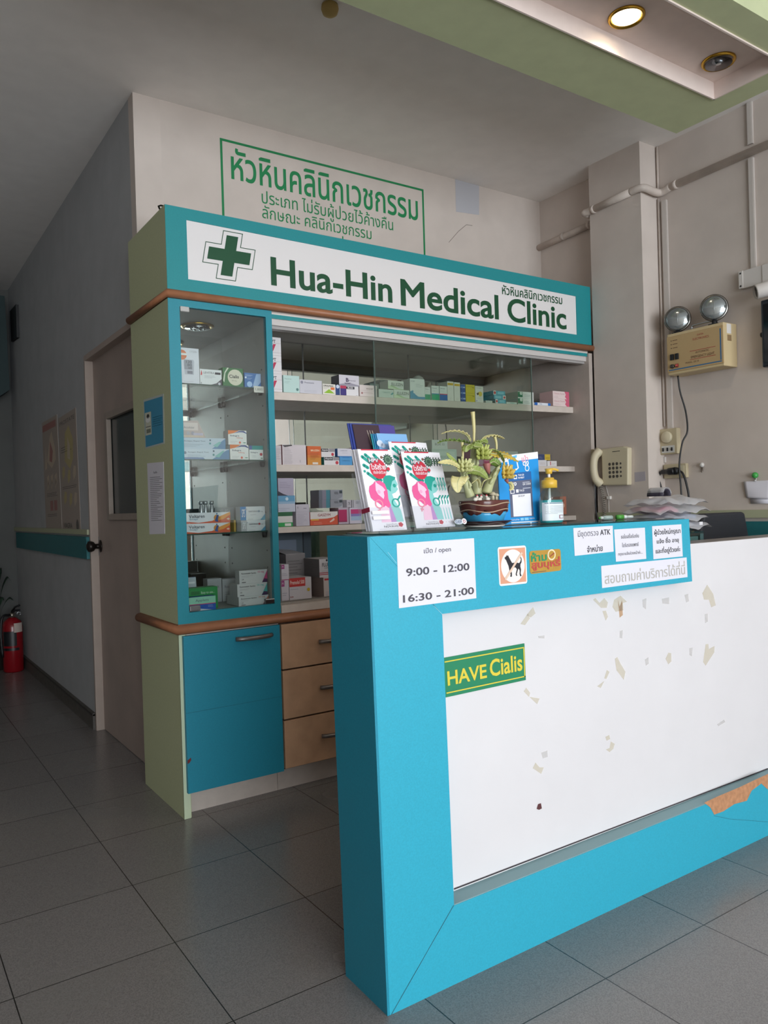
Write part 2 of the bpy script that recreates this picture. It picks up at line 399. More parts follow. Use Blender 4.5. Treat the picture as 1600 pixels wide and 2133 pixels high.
# ------------------------------------------------------------------ wall cabinet behind the counter
W = 2.365; D = .488
LAM = M('#cfc4bb', .5, noise=.05, scale=25, name='cream_laminate'); GREYLAM = M('#a5a5a1', .45, noise=.06, scale=9, name='grey_laminate')
MINT = M('#c8d6b8', .5); STILE = M('#b3a8a0', .5, noise=.05, scale=20)
def half_round(b, pts, r, mt, zc):       # bullnose rail along pts
    b.tube([(x, y, zc) for x, y in pts], r, mt, 14)
# sign header
h = empty('sign_header', (W/2, D/2, 1.985), 'long teal illuminated-sign box with white panel on top of the cabinet', 'shop sign')
b = MB(); z0, z1, s0, s1, a0, a1 = 2.014, 2.336, 2.064, 2.284, .083, 2.252
b.box(.012, a0, 0, .03, z0, z1, HTEAL); b.box(0, .012, 0, .0014, z0, z1, HTEAL); b.box(a1, W, 0, .03, z0, z1, HTEAL)
b.box(a0, a1, 0, .03, z0, s0, HTEAL); b.prism(Fr((0, 0, 0), *FRONT), [(a0, 2.292), (a1, 2.272), (a1, z1), (a0, z1)], -.03, 0, HTEAL); b.build('sign_frame', h)
b = MB(); b.box(0, .012, .0016, D, z0, z1, GREENM); b.build('side_panel', h, label='sage green side panel')
b = MB(); b.box(.012, W, .03, D, z1-.02, z1-.003, LAM); b.box(.434, W, .03, D, 1.973, 1.99, M('#efe9e2', .6, name='lightened_cabinet_top')); b.box(.012, .434, .03, D, 1.9835, 1.99, LAM); b.box(W-.016, W, .03, D, 1.99, z1-.02, LAM); b.build('carcass', h)  # top over the shelves is whitened to brighten the dim interior
b = MB(); b.box(a0, a1, .004, .012, s0, 2.294, M('#e6e2e2', .35, name='white_acrylic_sign')); b.build('sign_panel', h, label='white sign panel')
fr = Fr((0, .0035, 0), *FRONT); DG = M('#084a2b', .55)
b = MB(); b.text('Hua-Hin', fr, .436, 2.088, 1.041, 2.206, DG, .021, res=5); b.text('Medical', fr, 1.088, 2.083, 1.688, 2.206, DG, .021, res=5)
b.text('Clinic', fr, 1.748, 2.083, 2.174, 2.204, DG, .021, res=5); b.text('หัวหินคลินิกเวชกรรม', fr, 1.715, 2.215, 2.146, 2.264, DG, .012)
b.build('sign_lettering', h, label='dark green clinic name lettering')
b = MB(); cx, cz = .257, 2.181
def plus(a, t):                           # the sign's cross leans like an italic letter
    v = a-.008; P = [(-t, -v), (t, -v), (t, -t), (a, -t), (a, t), (t, t), (t, v), (-t, v), (-t, t), (-a, t), (-a, -t), (-t, -t)]
    return [(cx+x+.19*z, cz+z) for x, z in P]
o1, o2 = plus(.106, .042), plus(.1032, .0392)
for i in range(12):
    j = (i+1) % 12; b.pg(fr, [o1[i], o1[j], o2[j], o2[i]], DG)
b.pg(fr, plus(.089, .0245), DG); b.build('green_cross', h, label='dark green cross with a thin outline')
b = MB(); half_round(b, [(-.004, D), (-.004, -.004), (W, -.004)], .0165, BROWN, 1.9995); b.box(.0, W, .0, D, 1.9905, 2.0138, BROWN); b.build('moulding', h, label='rounded brown wooden moulding')
b = MB(); p = A(342, 424, z=2.336)
b.tube([(.004, .03, 2.3395), (.0, .045, 2.346), (-.004, .06, 2.3475), (.004, .07, 2.341)], .0035, M('#1d2418', .8), 6)
tag(b.build('cable_end'), 'dark frayed cable end on the left top corner of the sign box', 'cable')

# left showcase
HTEAL2 = M('#1c8798', .5, noise=.06, scale=220, name='showcase_teal_laminate')
sc = empty('display_showcase', (.215, D/2, .74), 'tall narrow teal framed glass showcase at the cabinet left end', 'showcase')
b = MB(); b.box(0, .016, .0016, D, .742, 1.9825, GREENM); b.build('side_panel', sc, label='sage green side panel')
b = MB()
b.box(.016, .045, 0, .022, .742, 1.9825, HTEAL2); b.box(0, .016, 0, .0014, .742, 1.9825, HTEAL2); b.box(.405, .432, 0, .022, .742, 1.9825, HTEAL2)
b.box(.045, .405, 0, .022, .742, .784, HTEAL2); b.box(.045, .405, 0, .022, 1.955, 1.9825, HTEAL2); b.build('front_frame', sc, label='teal front frame')
b = MB(); b.box(.016, .024, .022, D, .742, 1.965, GREYLAM); b.box(.408, .43, .022, D, .742, 1.972, GREYLAM)
b.box(.024, .408, .022, D, .742, .780, GREYLAM); b.box(.024, .408, .022, D, 1.960, 1.972, GREYLAM); b.build('inner_lining', sc)
MB().box(.024, .408, .472, .478, .78, 1.96, MIRROR).build('back_mirror', sc)
for z in (.93, 1.0, 1.16, 1.30, 1.46, 1.60, 1.75):
    for x, y in ((.4076, .06), (.4076, .43)): MB().lathe([(.0035, 0), (.0035, .001)], (x, y, z), BLK, 8, ((0, 1, 0), (0, 0, 1), (-1, 0, 0))).build('pin_hole', sc)
DGLASS = M('#2e4a44', .15)
for z in (1.666, 1.370, 1.078):
    b = MB(); b.box(.027, .404, .045, .466, z, z+.005, GLASS); b.box(.027, .404, .0435, .045, z, z+.005, DGLASS); b.box(.404, .4055, .045, .466, z, z+.005, DGLASS)
    sh = b.build('glass_shelf', sc)
    for x in (.035, .398):
        for y in (.06, .452):
            MB().lathe([(.009, -.022), (.011, -.012), (.011, 0)], (x, y, z-.001), BLK, 10).build('shelf_bracket', sh)
dr = MB().box(.047, .403, .003, .008, .787, 1.952, GLASS).build('glass_door', sc)
b = MB().box(.047, .083, -.003, .012, 1.937, 1.957, M('#b9b7b4', .4)); b.build('hinge', dr, .003)
b = MB().box(.047, .09, -.003, .012, .788, .808, M('#77787a', .35, .3)); b.build('hinge', dr, .003)
b = MB().box(.365, .403, -.003, .012, .788, .806, M('#2c2526', .35)); b.box(.365, .403, -.0035, .0, .803, .806, M('#d8d6d4', .3)); b.build('lock', dr)
b = MB(); fr = Fr((.362, .0425, 1.651), *FRONT); b.slab(fr, 0, 0, .044, .026, 0, .001, M('#d9d4cb', .6)); b.text('1,800', fr, .006, .007, .038, .018, M('#77726c', .6), off=.0014)
tag(b.build('price_tag'), 'small cream price tag reading 1,800 on the top glass shelf edge', 'price tag')
# the showcase's own downlight
o = empty('recessed_downlight', (.222, .285, 1.96), 'unlit chrome downlight with brass rim inside the showcase top', 'downlight')
b = MB().lathe([(.052, .0), (.056, -.008), (.068, -.006), (.070, .0)], (.222, .285, 1.9592), BRASS, 32); b.build('trim_ring', o)
b = MB().lathe([(.053, -.001), (.045, .004), (.02, .010), (1e-6, .011)], (.222, .285, 1.948), M('#8d9196', .12, 1), 16)
for i in range(8):
    a = i*math.pi/4; b.ball((.222+.03*math.cos(a), .285+.03*math.sin(a), 1.951), .007, M('#e4e6e8', .08, 1), 6)
b.build('reflector', o)

# open medicine shelves with sliding glass
sh = empty('medicine_shelf_cabinet', (1.4, D/2, .775), 'wide mirror-backed medicine cabinet with long cream shelves and sliding glass', 'cabinet')
b = MB(); b.box(2.338, W, -.0, D, .775, 1.972, STILE); b.build('side_panel', sh, label='grey brown right side panel')
for x0, x1 in ((.432, .817), (.821, 1.45), (1.454, 2.338)):
    MB().box(x0, x1, .462, .468, .776, 1.970, MIRROR).build('back_mirror', sh)
for x in (.816, 1.449): MB().box(x, x+.006, .460, .469, .776, 1.97, M('#4a4a47', .4)).build('mirror_joint', sh)
SH = [(1.671, 1.692, .034), (1.360, 1.360, .030), (1.093, 1.085, .026)]
def zs(i, x): return SH[i][0]+(SH[i][1]-SH[i][0])*(x-.432)/1.906
for zl, zr, t in SH:
    x0, x1, y0, y1 = .432, 2.337, .12, .462
    b = MB(); b.hexa([(x0, y0, zl-t), (x1, y0, zr-t), (x1, y1, zr-t), (x0, y1, zl-t), (x0, y0, zl), (x1, y0, zr), (x1, y1, zr), (x0, y1, zl)], LAM)
    b.build('shelf', sh, .002)
b = MB(); b.box(.4335, 2.337, .010, .012, 1.955, 1.972, HTEAL); b.box(.4335, 2.337, .012, .075, 1.955, 1.972, LAM); b.box(.4335, 2.337, .018, .07, 1.930, 1.955, M('#c9c4c2', .4)); b.box(.4335, 2.337, .030, .066, 1.918, 1.930, M('#a6a3a2', .4)); b.build('door_track', sh, label='pale aluminium sliding track')
b = MB(); b.box(.432, 2.338, .025, .07, .774, .781, M('#9a938c', .4)); b.box(.432, 2.338, .038, .042, .781, .786, M('#77736e', .4)); b.build('bottom_track', sh)
for x0, x1, y in ((.952, 1.935, .036), (.968, 1.955, .054)):
    b = MB().box(x0, x1, y, y+.004, .786, 1.93, GREENGLASS)
    for x in (x0, x1): b.box(x-.001, x+.001, y-.0005, y+.0045, .786, 1.93, M('#5d6f69', .15))
    b.build('sliding_glass_door', sh)
b = MB(); b.box(.94, 2.2, .105, .118, 1.066, 1.0705, M('#a9d8c6', .15)); b.build('glass_strip', sh, label='pale green glass strip edge under the lowest shelf')

# worktop, base units
wt = empty('worktop', (W/2, D/2, .70), 'cream worktop with rounded brown front edge along the cabinet', 'worktop')
b = MB().box(.434, W, -.004, D, .742, .7735, LAM); b.build('top_slab', wt)
b = MB(); half_round(b, [(-.004, D), (-.004, -.004), (W, -.004)], .0185, BROWN, .7215); b.box(0, W, 0, D, .703, .7415, BROWN); b.build('moulding', wt, label='rounded brown wooden edge')
HND = M('#77716f', .35, .5)
def handle(b, x0, x1, z, y=0):
    n = 12; b.tube([(x0+(x1-x0)*i/n, y-.006-.022*math.sin(math.pi*i/n)**.6, z) for i in range(n+1)], .009, HND, 10)
bc = empty('base_cupboard', (.21, D/2, 0), 'teal cupboard under the showcase with sage green side and curved handle', 'cupboard')
b = MB(); b.box(0, .004, 0, D, 0, .702, GREENM); b.box(.004, .03, .004, D, 0, .702, GREENM); b.box(.0, .0265, -.0005, .004, 0, .702, MINT); b.build('side_panel', bc, label='sage green side panel with pale mint edge')
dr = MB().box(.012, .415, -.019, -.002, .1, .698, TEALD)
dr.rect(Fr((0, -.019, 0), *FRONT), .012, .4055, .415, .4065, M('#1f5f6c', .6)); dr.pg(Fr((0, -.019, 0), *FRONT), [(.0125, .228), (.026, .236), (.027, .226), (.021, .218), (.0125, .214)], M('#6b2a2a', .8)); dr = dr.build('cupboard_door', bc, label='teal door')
b = MB(); handle(b, .222, .375, .663, -.019); b.build('handle', dr, label='curved grey handle')
b = MB(); b.box(.03, .418, .0, D, .1, .702, LAM); b.box(.03, .418, .055, .07, 0, .1, LAM); b.build('carcass', bc)
WOOD = M('#c49d7e', .5, noise=.10, scale=14, name='light_wood_veneer')
def drawers(x0, x1, hx, label):
    dc = empty('drawer_unit', ((x0+x1)/2, D/2, 0), label, 'drawer unit')
    b = MB(); b.box(x0+.001, x1-.001, 0, D, .1, .702, M('#4b3a30', .6)); b.box(x0+.001, x1-.001, .055, .07, 0, .1, LAM); b.build('carcass', dc)
    for z0, z1 in ((.512, .697), (.307, .507), (.105, .302)):
        d = MB().box(x0+.004, x1-.004, -.019, -.001, z0+.002, z1, WOOD).build('drawer', dc, .0015)
        b = MB(); z = z1-.092 if z1 < .6 else .608; handle(b, hx, hx+.19, z, -.019); b.build('handle', d, label='dark grey handle')
drawers(.419, 1.05, .592, 'light wood unit of three drawers beside the teal cupboard')
drawers(1.051, 1.70, 1.28, 'light wood three drawer unit hidden behind the reception counter')

# ------------------------------------------------------------------ reception counter
CY = -1.402; CB = -1.212; CH = 1.1; PY = CY+.052
rc = empty('reception_counter', (1.0, -1.3, 0), 'teal framed reception counter with a large scuffed white front panel', 'counter')
xl = lambda z: -.019-.016*z/1.1
b = MB(); XR = 2.30
fr = Fr((0, CY, 0), *FRONT)
b.prism(fr, [(xl(0)+.006, 0), (.184, .191), (.174, .902), (xl(CH)+.006, CH)], -.05, 0, TEAL); b.build('left_stile', rc, label='teal left upright of the frame')
b = MB(); b.prism(fr, [(.174, .9035), (1.172, .9035), (1.164, CH), (xl(CH)+.0065, CH)], -.05, 0, TEAL); b.build('top_rail', rc, label='teal upper band of the frame')
b = MB(); b.prism(fr, [(xl(0)+.0065, 0), (XR, 0), (XR, .191), (.1845, .191)], -.05, 0, TEAL); lr = b.build('bottom_rail', rc, label='teal lower band of the frame')
b = MB()
b.prism(fr, [(.185, .191), (XR, .191), (XR, .1935), (.185, .1935)], -.052, -.001, M('#7d9da2', .5)); b.build('bottom_ledge', rc, label='dusty grey green ledge')
pe = M('#d8d5d7', .6, noise=.02, scale=5, bump=.05, name='white_counter_panel')
b = MB(); b.box(.13, XR, PY, PY+.012, .19, .96, pe); b.box(1.172, XR, PY, PY+.012, .96, 1.016, pe); b.build('front_panel', rc, label='white front panel')
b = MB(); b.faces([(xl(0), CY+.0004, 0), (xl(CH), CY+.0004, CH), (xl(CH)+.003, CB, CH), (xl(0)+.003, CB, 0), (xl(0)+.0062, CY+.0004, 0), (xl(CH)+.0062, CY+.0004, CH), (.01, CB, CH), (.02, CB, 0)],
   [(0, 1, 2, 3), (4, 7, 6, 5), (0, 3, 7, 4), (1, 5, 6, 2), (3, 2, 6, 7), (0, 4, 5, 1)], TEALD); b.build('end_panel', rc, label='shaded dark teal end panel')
b = MB(); b.box(.012, XR, CB-.016, CB, 0, 1.0, LAM); b.box(.012, 1.165, CB-.016, CB, 1.0, CH-.012, LAM); b.box(1.15, 1.166, PY, CB-.016, 1.0, CH-.012, LAM); b.build('inner_panel', rc)
b = MB(); b.box(-.02, 1.1655, PY, CB, CH-.012, CH, M('#4f9fae', .4, noise=.05, scale=120)); b.box(1.166, XR, PY+.012, CB-.016, 1.0, 1.0155, M('#77706c', .3)); b.build('counter_ledge', rc, label='narrow ledge top')
b = MB(); b.box(.03, 1.15, CY+.006, CB+.01, CH, CH+.004, glass_mat('ledge_glass', (.75, .82, .82), .12)); b.build('glass_sheet', rc, label='thin glass sheet on the ledge')
b = MB(); b.box(.3, XR, CB, -.90, .72, .75, LAM); b.box(.3, .32, CB, -.90, 0, .72, LAM); b.box(XR-.02, XR, CB, -.90, 0, .72, LAM); b.build('inner_desk', rc)
# chips, mitre lines and tape marks on the counter front
CHIP = M('#b5835f', .9, noise=.18, scale=70, bump=.4); LN = M('#2c3a40', .7)
def pxs(l, y, off=0): return [A(px, py, y=y) for px, py in l]
b = MB(); q = pxs([(1467, 1672), (1497, 1658), (1540, 1640), (1578, 1622), (1600, 1612), (1600, 1645), (1586, 1632), (1566, 1647), (1556, 1668), (1530, 1675), (1507, 1690), (1488, 1697), (1480, 1682)], CY-.0008)
q += []; b.poly(q, CHIP); b.build('chipped_edge', lr, label='chipped edge showing brown chipboard')
b = MB()
def line(p0, p1, wd, y, mt=LN):
    a, c = A(*p0, y=y), A(*p1, y=y); d = (c-a).normalized(); n = Vector((-d.z, 0, d.x))*wd/2; b.poly([a-n, c-n, c+n, a+n], mt)
line((813, 2118), (945, 1886), .0012, CY-.0006); b.build('mitre_joint', rc); b = MB(); line((1487, 1699), (1520, 1706), .0008, CY-.0006); line((1520, 1706), (1600, 1712), .0008, CY-.0006); b.build('crack', rc); b = MB()
line((808, 1150), (826, 1173), .0009, CY-.0006, M('#9fd0dc', .5)); b.build('mitre_joint', rc); b = MB(); line((904, 1262), (921, 1279), .0009, CY-.0006, M('#9fd0dc', .5)); b.build('mitre_joint', rc)
b = MB(); y = PY-.0006
b.poly(pxs([(1118, 1685), (1121, 1675), (1127, 1673), (1129, 1684), (1123, 1687)], y), M('#5a3436', .9)); b.build('chip_mark', rc, label='small dark chip in the white panel')
b = MB(); q = [(945, 1851), (1600, 1601)]
line((946, 1852), (1600, 1601), .004, PY-.0012, M('#3a3438', .8)); b.build('painted_shadow_gap', rc, label='painted dark line for the gap under the white panel')  # flat dark strip; the gap's shadow is in its colour
TAPE = M('#d9cfb8', .7, alpha=.5); TAPE2 = M('#d0ccc8', .7, alpha=.4); TAPE3 = M('#c99d6c', .8, alpha=.6)
def tape(polys, mt):
    b = MB()
    for q in polys: b.poly(pxs([(1060+x*.3375, 1180+yy*.3375) for x, yy in q], PY-.0007), mt)
    b.build('tape_residue', rc, label='yellowed adhesive tape residue' if mt is TAPE else None)
for polys, mt in [
    ([[(72, 355), (118, 290), (130, 320), (100, 362)], [(110, 300), (150, 250), (165, 290), (135, 315)]], TAPE),
    ([[(520, 205), (535, 195), (560, 225), (590, 195), (612, 222), (605, 255), (570, 255)], [(578, 275), (600, 272), (612, 310), (598, 335)]], TAPE),
    ([[(640, 250), (650, 205), (690, 180), (730, 218), (705, 225), (708, 270), (660, 280)]], TAPE), ([[(674, 205), (684, 250), (700, 208), (704, 300), (684, 316)]], TAPE3),
    ([[(825, 205), (850, 195), (846, 265), (828, 250)]], TAPE2), ([[(945, 200), (990, 190), (990, 232), (948, 228)]], TAPE2), ([[(1085, 175), (1108, 168), (1112, 215), (1095, 222)]], TAPE2),
    ([[(1195, 165), (1225, 112), (1262, 170), (1278, 240), (1250, 252), (1235, 205), (1205, 205)]], TAPE), ([[(1210, 295), (1228, 290), (1228, 340), (1212, 350)]], TAPE2),
    ([[(655, 570), (670, 558), (690, 600), (720, 650), (710, 700), (665, 640)]], TAPE), ([[(590, 690), (605, 638), (622, 650), (602, 695)], [(546, 740), (590, 705), (568, 750)]], TAPE),
    ([[(840, 575), (862, 560), (864, 600), (846, 612)]], TAPE2), ([[(968, 570), (985, 532), (1002, 535), (1004, 585), (985, 604)]], TAPE), ([[(1115, 505), (1135, 500), (1130, 555), (1115, 545)]], TAPE2),
    ([[(1215, 480), (1232, 478), (1235, 510), (1270, 490), (1268, 530), (1215, 612), (1200, 590)]], TAPE), ([[(92, 770), (108, 748), (132, 780), (125, 805)], [(128, 805), (190, 815), (175, 850)]], TAPE),
    ([[(200, 1150), (238, 1135), (240, 1175), (210, 1185)]], TAPE2), ([[(148, 1245), (165, 1210), (190, 1240), (216, 1240), (200, 1280)]], TAPE), ([[(600, 1130), (622, 1120), (630, 1080), (654, 1095), (645, 1125), (622, 1146)], [(596, 1052), (620, 1040), (626, 1065), (604, 1075)]], TAPE),
    ([[(180, 430), (220, 425), (220, 444), (185, 442)]], TAPE2), ([[(685, 398), (705, 392), (700, 445), (684, 440)]], TAPE2), ([[(1285, 975), (1330, 945), (1335, 960), (1295, 985)]], TAPE2)]:
    tape(polys, mt)

# ------------------------------------------------------------------ notices stuck on the counter, walls and cabinet
PAPER = M('#dcdae3', .7, name='white_paper'); INK = M('#4b4850', .7); INK2 = M('#23222a', .7)
def sheet(name, q, axis, val, mt, label, cat, thick=.0008, off=.0):
    """a sheet whose corners are lower-left, lower-right, upper-right, upper-left of the photograph on the plane"""
    P = [A(x, y, **{axis: val}) for x, y in q]
    b = MB(); return b, P
class Q:                                   # bilinear frame over four corners (ll, lr, ur, ul)
    def __init__(s, P):
        s.P = P; s.n = (P[1]-P[0]).cross(P[3]-P[0]).normalized(); s.w = (P[1]-P[0]).length; s.h = (P[3]-P[0]).length
    def __call__(s, a, b, off=0):
        p = s.P; return (p[0]*(1-a)+p[1]*a)*(1-b)+(p[3]*(1-a)+p[2]*a)*b+s.n*off
def note(name, label, cat, px, axis, val, mt, art=None, thick=.0008):
    fr = Q([A(x, y, **{axis: val}) for x, y in px]); b = MB()
    b.prism(fr, [(0, 0), (1, 0), (1, 1), (0, 1)], .0002, thick, mt)
    class O:
        pass
    F = lambda a, bb, off=0: fr(a, bb, off+thick-.0002)
    F.w, F.h = fr.w, fr.h
    if art: art(b, F)
    return tag(b.build(name), label, cat)
def lines(b, F, a0, a1, b0, b1, n, mt, jit=.25, t=.3):
    st = (b1-b0)/n
    for i in range(n): b.rect(F, a0, b1-(i+1)*st, a1-(a1-a0)*random.random()*jit, b1-(i+1)*st+st*t, mt)

def a_hours(b, F):
    b.text('เปิด / open', F, .33, .79, .68, .895, INK); b.text('9:00 - 12:00', F, .10, .475, .92, .60, INK, .018); b.text('16:30 - 21:00', F, .05, .075, .97, .195, INK, .018)
note('opening_hours_notice', 'white paper giving opening hours 9:00 - 12:00 and 16:30 - 21:00', 'notice', [(831, 1267), (992, 1246), (987, 1121), (826, 1132)], 'y', CY, PAPER, a_hours)

def a_dog(b, F):
    or_ = M('#d89a7c', .5); cr = M('#ece4df', .5); bk = M('#1c1b24', .5); fx = F.w/F.h
    b.pg(F, [(.04, .05), (.96, .05), (.96, .95), (.04, .95)], or_); b.disc(F, .5, .49, .42, cr, .0008, 32, .43)
    body = [(.26, .66), (.22, .69), (.22, .73), (.27, .75), (.29, .79), (.31, .76), (.34, .78), (.36, .74), (.41, .66), (.47, .57), (.64, .57), (.72, .55), (.76, .58), (.79, .64), (.77, .70), (.79, .71), (.82, .65), (.81, .57), (.77, .52), (.76, .46), (.78, .38), (.76, .28), (.79, .21), (.74, .20), (.72, .27), (.73, .36), (.69, .41), (.66, .36), (.62, .27), (.64, .23), (.60, .22), (.58, .27), (.63, .40), (.58, .45), (.46, .44), (.43, .39), (.45, .29), (.44, .21), (.38, .22), (.40, .27), (.36, .40), (.34, .50)]
    from mathutils.geometry import tessellate_polygon
    t = tessellate_polygon([[Vector((x, y, 0)) for x, y in body]])
    b.faces([F(x, y, .0012) for x, y in body], [list(i) for i in t], bk)
    b.pg(F, [(.17, .17), (.22, .13), (.86, .80), (.81, .84)], M('#dcc0ab', .5), .0018)
def rounded(b, F0): pass
def rsheet(name, label, cat, px, axis, val, mt, art, r=.07, thick=.0012):
    fr = Q([A(x, y, **{axis: val}) for x, y in px]); b = MB(); rb = r*fr.w/fr.h; pts = []
    for cx, cy, s in ((1-r, rb, 270), (1-r, 1-rb, 0), (r, 1-rb, 90), (r, rb, 180)):
        pts += [(cx+r*math.cos(R(s+k*22.5)), cy+rb*math.sin(R(s+k*22.5))) for k in range(5)]
    b.prism(fr, pts, .0002, thick, mt); F = lambda a, bb, off=0: fr(a, bb, off+thick-.0002)
    F.w, F.h = fr.w, fr.h; art(b, F); return tag(b.build(name), label, cat)
rsheet('no_dogs_sticker', 'square orange and white sticker with a crossed-out black dog', 'sticker', [(1040, 1221), (1098, 1215), (1095, 1136), (1036, 1140)], 'y', CY, M('#efece9', .5), a_dog)
def a_smoke(b, F):
    gn = M('#1f8a5c', .5); rd = M('#b8473f', .5)
    b.text('ห้าม', F, .04, .52, .54, .93, gn, .03); b.text('สูบบุหรี่', F, .05, .12, .97, .66, rd, .03, .0011)
    b.disc(F, .70, .76, .13, M('#e8d9b0', .5)); b.disc(F, .70, .76, .095, gold, .0009); b.pg(F, [(.61, .68), (.64, .66), (.80, .82), (.77, .85)], M('#9a4036', .5), .0012); b.rect(F, .05, .05, .5, .075, INK)
gold = M('#c69a45', .35, .35, name='gold_foil')
rsheet('no_smoking_sticker', 'gold foil sticker with green and red lettering against smoking', 'sticker', [(1104, 1196), (1169, 1188), (1167, 1143), (1102, 1148)], 'y', CY, gold, a_smoke)
def a_atk(b, F): b.text('มีชุดตรวจ ATK', F, .10, .60, .93, .90, INK2, .01); b.text('จำหน่าย', F, .31, .07, .71, .33, INK2, .01)
note('test_kit_notice', 'white paper notice reading ATK, first of the three at the counter top', 'notice', [(1197, 1158), (1278, 1149), (1276, 1095), (1194, 1100)], 'y', CY, PAPER, a_atk)
def a_rec(b, F):
    for i, t in enumerate(('ขอใบเสร็จรับเงิน', 'ใบรับรองแพทย์', 'กรุณาแจ้งล่วงหน้าค่ะ...')): b.text(t, F, (.2, .22, .08)[i], (.70, .43, .15)[i], (.78, .76, .88)[i], (.84, .57, .29)[i], INK)
note('receipt_notice', 'small off-white paper notice with three thin lines, between two others', 'notice', [(1283, 1170), (1346, 1164), (1343, 1099), (1279, 1103)], 'y', CY, PAPER, a_rec)
def a_pat(b, F):
    for i, t in enumerate(('ผู้ป่วยใหม่กรุณา', 'แจ้ง ชื่อ อายุ', 'และที่อยู่ด้วยค่ะ')): b.text(t, F, (.06, .13, .08)[i], (.68, .42, .12)[i], (.95, .88, .92)[i], (.90, .64, .36)[i], INK2, .012)
note('new_patient_notice', 'white paper with three bold dark lines nearest the right rail end', 'notice', [(1361, 1165), (1422, 1159), (1419, 1092), (1358, 1096)], 'y', CY, PAPER, a_pat)
note('service_fee_notice', 'long white paper strip with one line of pale grey outline lettering', 'notice', [(1254, 1225), (1432, 1202), (1430, 1161), (1252, 1179)], 'y', CY, PAPER, lambda b, F: b.text('สอบถามค่าบริการได้ที่นี่', F, .03, .16, .97, .84, M('#b3afa9', .7), .006))
def a_have(b, F):
    y = M('#d8c640', .5); b.rect(F, .0, .09, .985, .12, y); b.rect(F, .0, .88, .985, .91, y); b.rect(F, .972, .09, .985, .91, y)
    b.text('HAVE', F, .02, .28, .49, .65, y, .02); b.text('Cialis', F, .53, .28, .95, .74, y, .02)
P = [A(x, y, y=PY) for x, y in ((929, 1452), (1094, 1416), (1091, 1340), (924, 1370))]
d_ = (P[1]-P[0]); P[0] = P[0]-d_*.12; P[3] = P[3]-(P[2]-P[3])*.12
fr = Q(P); b = MB(); b.prism(fr, [(0, 0), (1, 0), (1, 1), (0, 1)], .0002, .003, M('#1d7f58', .5, name='green_sign_board')); F = lambda a, bb, off=0: fr((a*.9+.107), bb, off+.003); F.w, F.h = fr.w, fr.h
a_have(b, F); tag(b.build('green_sign'), 'green sign with yellow border and yellow lettering on the white counter panel', 'sign')

# lettering painted on the wall above the cabinet
GP = M('#127f4a', .6, name='green_wall_paint'); fr = Fr((0, .491, 0), *FRONT)
ws = empty('wall_lettering', (1.02, .491, 2.34), 'green lettering with a thin green border painted on the wall above the cabinet', 'lettering')
b = MB(); x0, x1, z0, z1, t = .437, 1.612, 2.30, 2.892, .011
for a in ((x0, z0, x0+t, z1), (x1-t, z0, x1, z1), (x0+t, z1-t, x1-t, z1)): b.slab(fr, *a, .0002, .0012, GP)
b.build('border', ws)
for t, a, bd in (('หัวหินคลินิกเวชกรรม', (.488, 2.712, 1.570, 2.862), .012), ('ประเภท ไม่รับผู้ป่วยไว้ค้างคืน', (.640, 2.610, 1.402, 2.700), .003), ('ลักษณะ คลินิกเวชกรรม', (.640, 2.560, 1.262, 2.622), .003), ('ให้บริการในวันที่', (.637, 2.465, 1.09, 2.548), .003)):
    b = MB(); b.text(t, fr, a[0], a[1], a[2], a[3], GP, bd, .0008, 5); b.build('line_of_lettering', ws)
def a_pale(b, F): pass
note('paper_patch', 'pale blank paper stuck on the wall under the ceiling, right of the green lettering', 'paper', [(950, 441), (998, 448), (998, 387), (948, 373)], 'y', .491, M('#b5b5bb', .7))
b = MB(); q = [A(x, y, y=.4905) for x, y in ((935, 505), (955, 482), (972, 468), (984, 470))]; b.tube(q, .0012, M('#7a6f66', .8), 5)
o = b.build('wall_scratch'); struct(o)

# posters
BLUEP = M('#3f93b6', .5)
def a_blue(b, F):
    b.rect(F, .04, .03, .95, .955, BLUEP); b.rect(F, .06, .26, .38, .72, M('#c9cbb8', .6), .0009)
    b.disc(F, .22, .64, .07, M('#3a3a3a', .6), .0012, rb=.045); b.disc(F, .22, .57, .12, M('#e2e4e2', .6), .0012, rb=.06); b.rect(F, .09, .42, .35, .435, INK, .0012); b.rect(F, .12, .30, .34, .38, M('#7c8274', .6), .0012)
    lines(b, F, .45, .92, .40, .62, 5, M('#7fc0d8', .6))
note('blue_poster', 'blue poster with a small pale picture on the green cabinet side', 'poster', [(303, 935), (343, 924), (341, 820), (299, 833)], 'x', 0, M('#b8c2bd', .6), a_blue)
def a_list(b, F):
    b.text('ใบสั่ง', F, .40, .85, .62, .885, INK); lines(b, F, .15, .93, .19, .82, 24, INK, .5, .2)
note('printed_list', 'curled white printed list taped on the green cabinet side', 'paper', [(312, 1113), (344, 1112), (341, 962), (307, 965)], 'x', 0, PAPER, a_list, .0012)
RED = M('#a0706a', .6); SK = M('#beb09c', .6); YS = M('#b3a676', .6); DK = M('#5b5854', .6)
def a_an1(b, F):
    b.rect(F, .03, .905, .90, .965, RED); b.pg(F, [(.25, .62), (.5, .84), (.62, .88), (.80, .72), (.82, .62), (.55, .55)], SK)
    b.pg(F, [(.42, .62), (.5, .80), (.66, .7), (.58, .60)], RED, .0009); b.pg(F, [(.1, .55), (.2, .78), (.24, .56)], SK)
    for x in (.22, .47, .72): b.pg(F, [(x, .36), (x+.13, .42), (x+.12, .50), (x-.02, .48)], SK); b.pg(F, [(x+.02, .38), (x+.08, .42), (x+.05, .46)], DK, .0009)
    for x in (.35, .6): b.rect(F, x, .17, x+.18, .26, RED)
    lines(b, F, .15, .85, .12, .15, 2, DK); lines(b, F, .15, .85, .30, .34, 3, DK)
